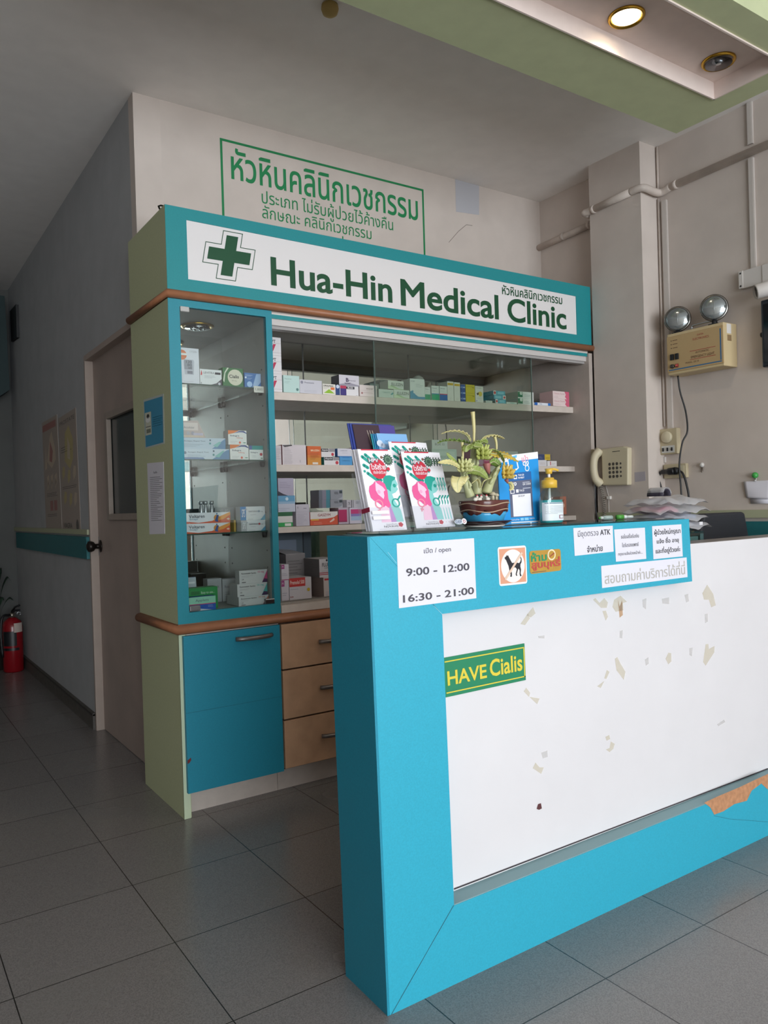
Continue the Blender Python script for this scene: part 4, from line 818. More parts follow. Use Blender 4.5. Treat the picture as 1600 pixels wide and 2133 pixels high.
# long lowest shelf
y = .13; z = SH[2][0]+.0004
def low(pl, pr, pt, pb, base, art, label, d=.08, y=.13, z=z, **k): return med(pl, pr, pt, pb, y, z, d, base, art, label, **k)
q = low(579, 610, 1066, 1096, '#d5d3d0', [('r', 0, .72, 1, 1, '#1f5f38'), ('r', 0, 0, 1, .28, '#229a4c'), ('r', .45, .04, .88, .22, '#dcdcd8'), ('l', .5, .84, .05, .2, 3, '#333')], 'green and white box at the foot of the left stack, lowest shelf')
q = low(579, 615, 1032, 1066, '#bfc3d2', [('r', 0, .62, 1, 1, '#5f98bd'), ('r', 0, .5, 1, .64, '#8fb0cc'), ('c', .52, .80, .09, '#c5d8e4'), ('l', .0, .9, .1, .3, 2, '#9a9db0')], 'lilac box with sky blue top in the middle of the left stack', z=q)
low(579, 612, 996, 1032, '#a9a2b5', [('p', [(0, 0), (0, .26), (.3, .1), (.62, 0)], '#2a2838'), ('l', .1, .9, .45, .85, 4, '#918a9e')], 'mauve box with a dark curve on top of the left stack', z=q)
low(616.5, 645, 1050, 1095, '#c2bdc9', [T('R', .12, .80, .18, .90), ('r', 0, .64, 1, .65, '#9a95a5'), ('l', .06, .9, .05, .6, 9, '#a29dac'), ('l', .55, .95, .8, .9, 1, '#5a5562')], 'pale lilac carton of fine print beside the left stack, lowest shelf')
gz = low(646, 704, 1065, 1094, '#cf5638', [('p', [(0, .45), (0, 1), (1, 1), (1, .76), (.85, .56), (.6, .48)], '#ded8d6'), T('GASZYM', .27, .66, .73, .86, '#8a3a3f', .02), ('r', .03, .36, .30, .47, '#d8a53a'), ('p', [(.70, .25), (.78, .38), (.84, .50), (.88, .44), (.86, .32), (.76, .2), (.70, .18)], '#e4c2b4'), ('l', .12, .6, .08, .3, 2, '#e0a08c')], 'orange and white box with a small stomach picture on the lowest shelf', d=.11)
gz = max(gz, A(727, 1057, y=.135).z+.0005)
for i, (pt, pb, l) in enumerate(((1040, 1060, 'lower'), (1020, 1040, 'upper'))):
    gz0 = low(664, 714, pt, pb, '#8b8e97', [('r', 0, 0, .14, 1, '#5f6470'), ('r', .14, 0, .30, 1, '#7a7888'), ('r', .30, 0, .46, 1, '#3f7d8c'), ('r', .46, 0, .48, 1, '#2f3138'), T('XDEL', .64, .55, .82, .80, '#3a3d46'), ('r', .86, .62, .98, .92, '#2f3a40'), ('p', [(.75, 0), (.95, .2), (1, .5), (1, 0)], '#a9abb4')], 'grey box with teal stripe, %s of the pair above the orange box' % l, z=gz if i == 0 else gz0, y=.15)
q = low(705, 727, 1057, 1090, '#b5a9b8', [('r', .0, .12, .82, .88, '#b0285f'), ('r', .0, .12, .82, .2, '#8f2450')], 'mauve box with crimson panel, lowest shelf', y=.135)
q2 = low(728, 754, 1057, 1090, '#c9c3d2', [('r', .1, .62, .95, .9, '#c23a78'), ('r', .1, .46, .95, .62, '#8a7ab8'), ('r', .1, .2, .95, .46, '#a5bcd8')], 'lilac box with pink and blue bands behind the leaflets, lowest shelf', y=.135)
low(714.5, 732, 1041, 1057, '#b9b5bd', [('r', 0, 0, .45, 1, '#77747c'), T('7X', .6, .3, .9, .7)], 'small grey box lying on the mauve box with crimson panel', z=max(q, gz), y=.15)
low(733, 754, 1041, 1057, '#bab7c0', [T('DEX', .4, .5, .75, .8), ('r', .1, 0, .14, 1, '#2a2a30')], 'small pale grey box lying on the lilac box behind the leaflets', z=q2, y=.15)
low(1167, 1180, 1034, 1074, '#b0705a', [('c', .5, .5, .25, '#c9a58f'), T('Y', .3, .6, .7, .85, '#5a2f28')], 'terracotta box behind the hand sanitizer, lowest shelf', y=.14)
# on the worktop
y = .085; z = .7738
q = med(586, 602, 1208, 1240, y, z, .06, '#cfcbd4', [('r', 0, .72, .42, .98, '#a03080'), T('M', .08, .78, .3, .92, '#e4d4e0'), ('r', 0, 0, 1, .07, '#a83a70'), ('l', .1, .8, .3, .5, 2, '#99a')], 'white box with magenta corner, lower of the pair beside the showcase')
med(586, 602, 1175, 1207, y, q, .06, '#cfcbd4', [('r', 0, .72, .42, .98, '#a03080'), T('M', .08, .78, .3, .92, '#e4d4e0'), ('r', 0, 0, 1, .05, '#b04a7c'), ('l', .1, .8, .3, .5, 2, '#99a')], 'white box with magenta corner, upper of the pair beside the showcase')
q = med(602.5, 649, 1201, 1236, y+.01, z, .12, '#cac7cd', [('r', 0, .62, .72, 1, '#c23a38'), T('Premolol 500', .04, .72, .68, .90, '#e8d0c8', .02), ('c', .86, .45, .07, '#c9ac2f'), ('r', 0, 0, 1, .05, '#b03048'), ('c', .05, .18, .03, '#a06a70'), ('c', .13, .18, .03, '#a06a70'), ('l', .03, .4, .5, .58, 1, '#99a')], 'white box with red banner and yellow dot on the worktop')
x0 = A(675, 1220, y=.06).x
q2 = med(674, 712, 1200, 1240, .08, z, .2, '#c9bfbd', [('r', .05, .86, .6, .95, '#b8323f'), ('l', .1, .5, .1, .35, 4, '#99a')], 'cream carton with red top squares beside the counter edge', left='#8f807c', lart=[('l', .1, .9, .1, .8, 8, '#7c6e6b')])
med(665, 706, 1162, 1199, .09, q2, .14, '#c5c2c6', [('r', 0, .14, 1, .18, '#b03040'), ('r', 0, .23, 1, .27, '#a02c3c'), ('c', .38, .92, .05, '#26242a'), T('FLUDIN', .14, .58, .70, .78, '#26242a', .01), T('CAPSULE', .24, .46, .60, .54, '#5a5862'), ('l', .1, .9, .3, .4, 2, '#99a')], 'white carton with red lines on top of the cream carton', left='#6f6c6e', lart=[('l', .1, .9, .3, .9, 10, '#5f5c5e')])
med(596, 634, 1155, 1200, .24, z, .15, '#7b787a', [('l', .1, .9, .2, .9, 9, '#6a6769'), ('r', .7, .1, .95, .2, '#444')], 'grey flap-topped carton at the back of the worktop', left='#6a6769', y_=0) if False else None
x0, x1 = A(596, 1180, y=.235).x, A(636, 1180, y=.235).x
b = MB(); zt = A(630, 1153, y=.235).z; b.box(x0, x1, .235, .40, z, zt, cm('#8a8688')); F = Fr((x0, .235, z), *FRONT, x1-x0, zt-z); art_draw(b, F, [('l', .1, .9, .2, .9, 10, '#6a6769'), ('r', .72, .22, .96, .28, '#3a3a3c')])
b.hexa([(x0, .236, zt), (x1, .236, zt), (x1, .39, zt+.012), (x0, .39, zt+.02), (x0, .236, zt+.001), (x1, .236, zt+.001), (x1, .39, zt+.013), (x0, .39, zt+.021)], cm('#d5d3d5')); tag(b.build('carton'), 'grey carton with lifted white flaps at the back of the worktop', 'carton')
x0, x1 = .47, A(648, 1130, y=.405).x
b = MB(); b.box(x0, x1, .405, .455, z, 1.064, M('#4a5966', .4)); F = Fr((x0, .405, z), *FRONT, x1-x0, 1.064-z); art_draw(b, F, [('r', .0, .40, .86, 1, '#5f6f7c'), ('r', .34, .62, .76, .86, '#8593a8'), ('r', 0, .33, .86, .40, '#2a2f8a'), ('r', 0, 0, 1, .33, '#14161c'), ('r', .86, .33, .88, 1, '#2a333c'), ('r', .3, .96, .46, 1, '#15161a'), ('r', .08, .78, .13, .86, '#44525e')])
tag(b.build('storage_bin'), 'blue grey plastic bin with a blank label behind the cartons', 'storage bin')

# ------------------------------------------------------------------ on the counter ledge
CT = CH+.0042
def copy_tree(o, off, label, group=None):
    def cp(q, par):
        c = q.copy(); COL.objects.link(c)
        if par is not None: c.parent = par
        for ch in list(q.children): cp(ch, c)
        return c
    kids = list(o.children); c = o.copy(); COL.objects.link(c); c.location = Vector(o.location)+Vector(off)
    for ch in kids: cp(ch, c)
    c['label'] = label
    if group: c['group'] = group
    return c
TL, PK, PK2, TL2, LV = (M(c, .45) for c in ('#1f9c8e', '#e05a94', '#f2c4da', '#86c9c6', '#b884c2'))
LW = M('#e6e4ea', .4, name='leaflet_paper'); EDGE = M('#c9ccd2', .7); VG = M('#3a5a4a', .5); RD = M('#c62f45', .45)
def streak(b, F, x0, y0, x1, y1, wd, mt, off):
    d = Vector(((x1-x0)*F.w, (y1-y0)*F.h)); d.normalize(); n = Vector((-d.y, d.x))*wd/2
    q = [(x0+n.x/F.w, y0+n.y/F.h), (x1+n.x/F.w, y1+n.y/F.h), (x1-n.x/F.w, y1-n.y/F.h), (x0-n.x/F.w, y0-n.y/F.h)]
    b.pg(F, q, mt, off)
    for x, y in ((x0, y0), (x1, y1)): b.disc(F, x, y, wd/2/F.w, mt, off, 10)
def leaflet_art(b, F):
    b.rect(F, .1, .985, .9, 1, RD, .0003)
    for a in ((.20, .93, .36, .86), (.10, .905, .30, .83), (.45, .93, .62, .84), (.62, .84, .78, .74), (.10, .80, .2, .77), (.17, .70, .45, .60), (.42, .64, .52, .615), (.58, .67, .66, .63)): streak(b, F, *a, .0085, TL, .0003)
    b.disc(F, .09, .725, .035, TL, .0003); b.disc(F, .50, .755, .245, RD, .0005, 24, .125)
    b.text('HPV', F, .24, .828, .57, .893, M('#4a4a52', .5), .075, .0008); b.text('HPV', F, .265, .836, .545, .885, LW, .02, .0011)
    b.text('ไวรัสร้าย', F, .29, .745, .72, .82, LW, .02, .0009); b.text('ภัยใกล้ตัวคุณ', F, .33, .68, .76, .735, LW, .01, .0009)
    for (x, y, r) in ((.84, .87, .15), (.66, .90, .045), (.80, .755, .055)):
        mt = VG if r > .1 else RD if y < .8 else M('#7a5a4a', .5); b.disc(F, x, y, r*.86, mt, .0005, 20)
        for i in range(14 if r > .1 else 0):
            a = i*2*math.pi/14; b.disc(F, x+r*.93*math.cos(a), y+r*.93*math.sin(a)*F.w/F.h, .018, M('#26382f', .5), .0006, 6); b.disc(F, x+r*.5*math.cos(a+.2), y+r*.5*math.sin(a+.2)*F.w/F.h, .02, M('#6a8a72', .5), .0007, 6)
    b.pg(F, [(.62, .10), (.95, .10), (.93, .24), (.80, .36), (.76, .44), (.88, .46), (.97, .50), (.94, .53), (.99, .56), (.95, .62), (.80, .66), (.62, .60), (.60, .40)], TL2, .0004)
    b.pg(F, [(.56, .55), (.58, .63), (.66, .67), (.80, .675), (.96, .65), (.93, .62), (.84, .60), (.80, .56), (.76, .52), (.74, .47), (.66, .5), (.6, .5)], TL, .0006)
    b.disc(F, .88, .545, .05, TL, .0007, 12)
    b.pg(F, [(.30, .10), (.70, .10), (.64, .30), (.56, .38), (.44, .30), (.34, .25)], PK2, .0005); b.pg(F, [(.58, .10), (.74, .10), (.64, .32), (.60, .34)], LV, .0006)
    b.pg(F, [(.12, .40), (.10, .48), (.14, .54), (.26, .57), (.32, .60), (.48, .61), (.60, .57), (.64, .48), (.62, .38), (.66, .30), (.58, .27), (.50, .30), (.44, .28), (.30, .34), (.2, .36)], PK, .0008)
    b.pg(F, [(.32, .56), (.34, .60), (.38, .575), (.52, .53), (.58, .49), (.52, .47), (.52, .42), (.48, .38), (.34, .44), (.30, .49)], PK2, .001); b.disc(F, .38, .47, .05, M('#eba5c6', .5), .0011, 12)
    for (x, y, m_) in ((.32, .32, M('#e8879f', .5)), (.82, .33, TL)):
        for i in range(16):
            a0, a1 = i*math.pi/8, (i+1)*math.pi/8; k = F.w/F.h
            b.pg(F, [(x+.12*math.cos(a0), y+.12*k*math.sin(a0)), (x+.12*math.cos(a1), y+.12*k*math.sin(a1)), (x+.085*math.cos(a1), y+.085*k*math.sin(a1)), (x+.085*math.cos(a0), y+.085*k*math.sin(a0))], m_, .0013)
    streak(b, F, .32, .26, .28, .215, .003, M('#e8879f', .5), .0013); streak(b, F, .26, .245, .34, .235, .003, M('#e8879f', .5), .0014); streak(b, F, .90, .37, .98, .41, .004, TL, .0013)
    for y, a0, a1 in ((.31, .2, .55), (.34, .2, .5)): pass
    b.text('ข้อมูลเพิ่มเติม', F, .42, .062, .74, .088, M('#7a7a84', .6), 0, .0004); b.text('NOVAVIS', F, .34, .035, .76, .06, M('#4a4a54', .6), .015, .0004)
    for i in range(5): b.disc(F, .84+.04*math.cos(i*1.26), .065+.03*math.sin(i*1.26)*.5, .035, RD, .0004, 6)
    lines(b, F, .2, .95, .008, .03, 2, M('#b5b5bd', .6))
LEAN = Vector((0, .285, .958))
def leaflet(x, y, z, art, label, name='leaflet', w=.099, h=.207, group=None, mt=None, th=.0014):
    F = Fr((x, y, z), (1, 0, 0), LEAN, w, h); b = MB()
    b.prism(F, [(0, 0), (1, 0), (1, 1), (0, 1)], -th, 0, mt or LW)
    if art: art(b, F)
    return tag(b.build(name), label, 'leaflet', group)
# left rack
x, y = .014, -1.352
leaflet(x, y, CT+.006, leaflet_art, 'front HPV leaflet with pink and teal figures in the left acrylic rack')
for i in range(7): leaflet(x-.0006*i+random.uniform(-.001, .001), y+.0036+i*.0034, CT+.006, None, 'white leaflets packed behind the front one in the left acrylic rack', group='leaflets stacked in the left acrylic rack')
def rack(x0, x1, y0, tiers, label):
    o = empty('leaflet_rack', ((x0+x1)/2, y0+.04, CT), label, 'leaflet rack')
    b = MB(); yb = y0+.045*tiers+.005; n = tiers
    b.box(x0, x1, y0, yb, CT, CT+.003, ACRYL); b.build('base', o)
    for t in range(n):
        yy, zz = y0+t*.047, CT+.003+t*.030; hh = .062
        F = Fr((x0, yy, zz), (1, 0, 0), LEAN, x1-x0, 1); b = MB()
        b.slab(F, 0, 0, 1, hh, -.002, 0, ACRYL); b.build('front_lip', o)
        F = Fr((x0, yy+.040, zz), (1, 0, 0), LEAN, x1-x0, 1); b = MB(); b.slab(F, 0, 0, 1, .15, -.002, 0, ACRYL); b.build('back_plate', o)
        for xx in (x0, x1-.002):
            b = MB(); p = [Vector((xx, yy, zz)), Vector((xx, yy+.042, zz)), Vector((xx, yy+.042, zz))+LEAN*(.13 if t == 0 else .03), Vector((xx, yy, zz))+LEAN*(hh if t == 0 else .03)]
            b.faces(p+[q+Vector((.002, 0, 0)) for q in p], [(3, 2, 1, 0), (4, 5, 6, 7), (0, 1, 5, 4), (1, 2, 6, 5), (2, 3, 7, 6), (3, 0, 4, 7)], ACRYL); b.build('side_plate', o)
    return o
rl = rack(.006, .120, -1.359, 1, 'small clear acrylic rack holding one leaflet pile on the counter corner')
b = MB(); F = Fr((.006, -1.359, CT+.003), (1, 0, 0), LEAN, .114, .062); b.slab(F, .10, .72, .52, .86, .0003, .0008, LW); b.slab(F, .10, .50, .52, .64, .0003, .0008, LW); lines(b, F, .13, .48, .75, .84, 1, M('#b5b5bd', .6)); b.build('rack_label', rl, label='small white printed labels on the rack front')
F = Fr((.0055, -1.319, CT+.047), (0, -1, .15), (0, .15, 1), .036, .011); b = MB(); b.slab(F, 0, 0, 1, 1, .0002, .0008, M('#a02c4a', .5)); b.build('red_band', rl, label='dark red band on the rack side')
# right two-tier rack
x, y = .178, -1.302
leaflet(x, y, CT+.006, leaflet_art, 'front HPV leaflet on the lower tier of the right acrylic rack')
for i in range(3): leaflet(x+.012*(i+1), y+.0035*(i+1), CT+.006, leaflet_art, 'HPV leaflets fanned out behind the front one on the lower tier', group='leaflets fanned on the lower tier of the right rack')
leaflet(x-.006, y+.047, CT+.036, leaflet_art, 'HPV leaflet standing higher on the second tier of the right rack')
for i in range(3): leaflet(x+.004+.012*i, y+.0506+.0035*i, CT+.036, leaflet_art, 'HPV leaflets fanned out on the second tier of the rack', group='leaflets fanned on the second tier of the right rack')
def a_sky(b, F):
    for x0, y0, r in ((.82, .80, .12), (.72, .77, .09), (.93, .78, .1), (.05, .86, .1), (.14, .83, .07), (.82, .75, .14)): b.disc(F, x0 if x0 < .9 else .88, y0, r, M('#cfdcee', .5), .0004, 14)
    for x0, y0 in ((.25, .90), (.33, .78), (.85, .88), (.75, .72)): streak(b, F, x0, y0, x0+.05, y0-.008, .0012, M('#4a6a8a', .5), .0008); streak(b, F, x0+.05, y0-.008, x0+.1, y0+.006, .0012, M('#4a6a8a', .5), .0009)
    b.text('ฝังเข็ม', F, .16, .60, .72, .73, M('#5f86b0', .5), 0, .0006)
SKY = M('#7fb0dd', .45)
x2, y2, z2 = .165, -1.210, CT+.062
leaflet(x2, y2, z2, a_sky, 'sky blue leaflet with white clouds and birds on the rack top tier', mt=SKY)
for i in range(3): leaflet(x2-.004*(i+1), y2+.0034*(i+1), z2-.001, None, 'teal and blue edged leaflets behind the cloud leaflet', group='teal leaflets on the rack top tier', mt=M('#2f7fae', .5) if i < 2 else M('#2f8f9a', .5))
def a_dark(b, F):
    b.rect(F, .62, .2, 1, 1, M('#4a3f8a', .5), .0003)
    for i in range(3): streak(b, F, .32+.06*i, .92, .36+.06*i, .72, .0013, M('#c9bfae', .5), .0005)
    b.pg(F, [(.28, .35), (.40, .40), (.36, .5), (.42, .58), (.3, .56), (.26, .46)], M('#9a5a44', .5), .0005)
b = MB(); F = Fr((.110, -1.179, CT+.085), (1, 0, 0), LEAN, .135, .21); b.prism(F, [(0, 0), (1, 0), (1, 1), (0, 1)], -.003, 0, M('#3a2630', .5, name='dark_maroon_paper')); a_dark(b, F)
tag(b.build('brochure'), 'dark maroon and purple brochure standing tallest at the back of the rack', 'brochure')
for i in range(2): 
    F = Fr((.104-.005*i, -1.1752+.0036*i, CT+.086), (1, 0, 0), LEAN, .135, .212); b = MB(); b.prism(F, [(0, 0), (1, 0), (1, 1), (0, 1)], -.003, 0, M('#2f3f8a', .5)); tag(b.build('brochure'), 'navy blue brochures whose edges show behind the dark maroon brochure', 'brochure', 'navy brochures behind the rack')
o = rack(.168, .328, -1.309, 2, 'large clear acrylic two-tier leaflet rack beside the ornament')
b = MB(); F = Fr((.101, -1.211, CT+.092), (1, 0, 0), LEAN, .175, 1); b.slab(F, 0, -.02, 1, .07, .003, .005, ACRYL); b.slab(F, 0, -.02, 1, .11, -.0262, -.0242, ACRYL); b.slab(F, 0, -.02, .012, .10, -.0242, .003, ACRYL); b.slab(F, .988, -.02, 1, .10, -.0242, .003, ACRYL)
b.box(.101, .34, -1.213, -1.198, CT, CT+.0585, ACRYL); b.box(.101, .34, -1.198, -1.166, CT+.055, CT+.0585, ACRYL); b.box(.101, .26, -1.184, -1.166, CT+.059, CT+.083, ACRYL); b.build('top_tier', o)
b = MB(); q = [A(x, y, y=-1.311) for x, y in ((930, 1095), (968, 1088), (966, 1080), (934, 1085))]
fr = Fr((.295, -1.3125, CT+.010), (1, 0, 0), LEAN, .05, .016); b.disc(fr, .30, .5, .30, M('#c3cad4', .4), .0004, rb=.45); b.text('DEP', fr, .08, .25, .5, .75, M('#4a5a7a', .5), .01, .0007); b.disc(fr, .66, .55, .16, M('#f0eef0', .4), .0008); b.text('D', fr, .58, .3, .74, .8, M('#a02c3c', .5), .02, .001)
b.build('rack_label', o, label='small printed label on the rack front')

# ornamental banana plants in a glazed pot
def OR(X, Y, dy=0): return A(880+.2125*X, 880+.2125*Y, y=-1.305+dy)
pot = empty('banana_plant_ornament', (.42, -1.305, CT), 'ceramic banana plant ornament with fruit bunches in a brown and blue glazed pot', 'ornament')
c0 = OR(612, 900); cx, cyy = c0.x, -1.302
zb = CT; TER = M('#5a2f2a', .2, noise=.15, scale=40, name='brown_glaze'); BLU = M('#3f9bc9', .15, noise=.08, scale=25, name='blue_glaze')
b = MB().lathe([(.045, 0), (.052, .002), (.066, .010), (.070, .013), (.066, .0125), (.03, .006), (1e-6, .006)], (cx+.003, cyy, zb+.004), M('#3a2026', .2), 32, sx=.9, sy=.9, p=3.4); b.lathe([(.036, 0), (.05, .001), (.056, .005), (.05, .006)], (cx, cyy, zb), M('#c9c6bf', .4), 28); b.build('saucer', pot, label='dark brown glazed saucer with white foot')
z0 = zb+.011
b = MB().lathe([(.044, 0), (.050, .004), (.056, .02), (.0595, .030)], (cx, cyy, z0), BLU, 36, sx=.9, sy=.9, p=3.2); b.build('pot_body', pot, label='blue glazed pot body')
b = MB(); n = 36; prof = []
vs = []
for j in range(n):
    a = 2*math.pi*j/n; c_, s_ = math.cos(a), math.sin(a); k = (abs(c_)**3.2+abs(s_)**3.2)**(-1/3.2); zl = .026+.005*math.sin(5*a)+.004*math.sin(11*a+1)
    for r, zz in ((.0580, zl), (.0625, zl+.003), (.0645, .048), (.0665, .057), (.0655, .061), (.060, .060), (.03, .058)): vs.append(Vector((cx+.9*r*k*c_, cyy+.9*r*k*s_, z0+zz)))
b.faces(vs, [(j*7+i, ((j+1) % n)*7+i, ((j+1) % n)*7+i+1, j*7+i+1) for j in range(n) for i in range(6)]+[[j*7+6 for j in range(n)]], TER, True)
for q, yy in ((.0594, .050), (.0563, .033)):
    b.tube([(cx+(q)*(abs(math.cos(t))**3.2+abs(math.sin(t))**3.2)**(-1/3.2)*math.cos(t), cyy+q*(abs(math.cos(t))**3.2+abs(math.sin(t))**3.2)**(-1/3.2)*math.sin(t), z0+yy-.004*math.cos(3*t)) for t in [i*math.pi/20 for i in range(41)]], .0016, M('#b9a088', .3), 6)
b.build('pot_rim', pot, label='dripping brown glazed pot rim with a twisted rope band')
TRK = M('#aeb184', .45, noise=.12, scale=45, name='pale_banana_stem'); LFG = M('#8f9f55', .4, noise=.2, scale=30, name='green_leaf'); LFY = M('#cfc58a', .45, noise=.12, scale=30, name='pale_yellow_leaf'); LFD = M('#6f8a3f', .4, noise=.2, scale=30, name='dark_green_leaf'); LFO = M('#b59a35', .4, noise=.25, scale=30, name='ochre_leaf')
def curve(P, n=12):
    P = [Vector(p) for p in P]; out = []
    Q_ = [2*P[0]-P[1]]+P+[2*P[-1]-P[-2]]
    for i in range(1, len(Q_)-2):
        for k in range(n):
            t = k/n; a, b_, c_, d_ = Q_[i-1], Q_[i], Q_[i+1], Q_[i+2]
            out.append(.5*((2*b_)+(-a+c_)*t+(2*a-5*b_+4*c_-d_)*t*t+(-a+3*b_-3*c_+d_)*t**3))
    return out+[P[-1]]
def leaf(P, w, mt, side=(0, 1, 0), ruf=.25, drop=.3, name='leaf', fq=9):
    C = curve(P); n = len(C)-1; b = MB(); sd_ = Vector(side).normalized(); L = [0]
    def fn(u, v):
        i = min(int(round(u*n)), n); t = (C[min(i+1, n)]-C[max(i-1, 0)]).normalized(); s_ = (sd_-t*sd_.dot(t)).normalized(); nn = t.cross(s_)
        ww = w*(math.sin(math.pi*min(1, u*.93+.07))**.55); k = 2*v-1
        return C[i]+s_*(k*ww)-nn*(abs(k)*ww*drop)+nn*(ww*ruf*math.sin(u*fq*2*math.pi+v*2)*abs(k)**2)
    b.grid(fn, n, 8, mt)
    b.tube([p for p in C], [max(.0003, .0016*(1-i/n)) for i in range(n+1)], TRK, 6)
    return b.build(name, pot, solid=.0012)
for P, r0, r1 in (([(470, 725), (440, 640), (405, 540), (395, 450)], .0125, .006), ([(540, 700, .02), (520, 520, .02), (508, 380, .02), (505, 200, .02)], .015, .009), ([(625, 700), (660, 600), (705, 510), (740, 455)], .014, .0075)):
    C = curve([OR(*p) for p in P]); n = len(C)
    b = MB().tube(C, [r0+(r1-r0)*i/(n-1) for i in range(n)], TRK, 14)
    for f in (.25, .5, .75): b.tube([C[int(f*n)]+Vector((-.004, -.003, 0)), C[int(f*n)]+Vector((-.002, -r0, .012)), C[min(n-1, int(f*n)+8)]+Vector((.003, -r1, .01))], [.004, .005, .002], TRK, 6)
    b.build('stem', pot)
# rolled new leaves
for P, r in (([(505, 200), (505, 60), (497, -60), (492, -105)], .0062), ([(396, 390), (396, 300), (390, 210), (388, 195)], .0042), ([(728, 265), (724, 200), (712, 150), (708, 138)], .0045)):
    C = curve([OR(*p) for p in P]); n = len(C); b = MB().tube(C, [.0022+(r-.0022)*(i/(n-1))**.6 for i in range(n)], LFY, 10); b.build('rolled_leaf', pot, label='pale rolled young leaf')
leaf([OR(470, 185), OR(430, 125), OR(350, 92), OR(260, 92), OR(185, 112)], .008, LFY)
leaf([OR(480, 215, .02), OR(410, 195, .03), OR(300, 180, .03), OR(210, 185, .03), OR(148, 205, .03)], .010, LFD, ruf=.4)
leaf([OR(560, 195), OR(610, 140), OR(690, 120), OR(755, 135), OR(805, 160)], .010, LFY)
leaf([OR(520, 220, -.01), OR(470, 215, -.02), OR(430, 240, -.02), OR(420, 290, -.02)], .014, LFG, (1, -1, .3))
leaf([OR(505, 215, -.01), OR(560, 205, -.02), OR(600, 190, -.02), OR(640, 205, -.02)], .012, LFG, (.3, -1, .5))
leaf([OR(480, 210, -.02), OR(500, 230, -.03), OR(560, 240, -.03), OR(590, 235, -.03)], .012, LFG, (.2, -1, .8))
leaf([OR(640, 270), OR(700, 262), OR(760, 300), OR(795, 360), OR(800, 392)], .007, LFG)
leaf([OR(655, 300, .01), OR(720, 310, .01), OR(800, 310, .01), OR(870, 335, .01), OR(945, 385, .01)], .011, LFO, (0, .6, 1), .3)
leaf([OR(390, 460), OR(350, 400), OR(290, 335), OR(235, 300)], .014, LFG, (.7, -.4, -.9), .15)
leaf([OR(385, 470, -.01), OR(320, 415, -.02), OR(250, 390, -.03), OR(150, 395, -.035)], .008, LFY, (0, .5, 1), .25)
leaf([OR(430, 490, -.01), OR(500, 470, -.02), OR(570, 490, -.02), OR(645, 555, -.02)], .013, LFG, (-.3, -.5, 1), .12)
leaf([OR(420, 545, -.012), OR(375, 535, -.025), OR(345, 590, -.03), OR(350, 690, -.03)], .020, LFY, (1, -.3, .1), .06, .15)
leaf([OR(660, 400), OR(700, 385), OR(740, 410), OR(770, 440)], .011, LFD, (0, -.6, 1), .25)
leaf([OR(575, 640, -.01), OR(600, 580, -.015), OR(650, 555, -.01), OR(700, 545)], .004, LFY, (0, -1, .4), .1)
leaf([OR(560, 640, -.01), OR(555, 580, -.015), OR(530, 560, -.01), OR(480, 600, -.01)], .004, LFY, (0, -1, .4), .1)
leaf([OR(830, 590), OR(865, 600), OR(880, 640), OR(850, 665)], .006, LFY, (1, -.5, 0), .1)
def bunch(X, Y, r, mt, tilt, n=16):
    c_ = OR(X, Y, -.012); b_root = pot
    o_ = MB().ball(c_, r*.45, TRK, 8, (1, 1, 1.2)).build('fruit_stalk', pot)
    for i in range(n):
        row = i//5; a = (i % 5-2)*.55+tilt; e = (row-1)*.6
        d = Vector((math.sin(a)*math.cos(e), -math.cos(a)*math.cos(e), math.sin(e)+.15)).normalized(); p = c_+d*r*.45
        u_ = (d*.7+Vector((0, 0, .7))).normalized()
        b = MB(); C = curve([p, p+d*r*.5, p+d*r*.6+u_*r*.5], 4); m_ = len(C); b.tube(C, [r*.10+r*.17*math.sin(math.pi*min(.96, .08+k/(m_-1))) for k in range(m_)], mt, 8); b.build('banana', o_)
GB = M('#a9b05f', .4, noise=.1, scale=60); YB = M('#c9ae55', .4, noise=.1, scale=60); PB2 = M('#c3c48a', .4, noise=.1, scale=60)
bunch(575, 315, .022, GB, 0); bunch(410, 440, .019, PB2, -.4); bunch(808, 505, .021, YB, .2)
BLS = M('#a5675f', .45, noise=.1, scale=40)
for P, r in (([(630, 400), (635, 440), (648, 480), (655, 505)], .0105), ([(450, 425), (475, 420), (495, 425)], .006), ([(822, 555), (832, 580), (838, 600)], .006)):
    C = curve([OR(*p, -.014) for p in P]); n = len(C); MB().tube(C, [r*(1-(i/(n-1))**1.5*.9) for i in range(n)], BLS, 12).build('banana_blossom', pot, label='dusky pink banana blossom')
for X, Y, s_ in ((690, 690, 1.0), (725, 700, .85)):
    p = OR(X, Y+15, -.03); b = MB().lathe([(.0045*s_, 0), (.004*s_, .012*s_), (.0035*s_, .016*s_), (.009*s_, .0165*s_), (.0085*s_, .020*s_), (.004*s_, .0245*s_), (1e-6, .025*s_)], (p.x, p.y, z0+.058), M('#b9b096', .4), 14); b.build('mushroom', pot)
for X, f in ((560, 1), (640, -1), (520, 1)):
    p = OR(X, 700, -.035); q = (p.x, p.y, z0+.064); b = MB().ball(q, .0055, M('#d5cfc3', .35), 8, (1.3, .9, .9)); b.ball((q[0]+.005*f, q[1]-.001, q[2]+.006), .0036, M('#d5cfc3', .35), 8); b.ball((q[0]+.005*f, q[1]-.001, q[2]+.0098), .0022, M('#c63a4a', .4), 6, (1.3, .7, 1)); b.build('hen_figure', pot, label='tiny white hen figure with red comb')

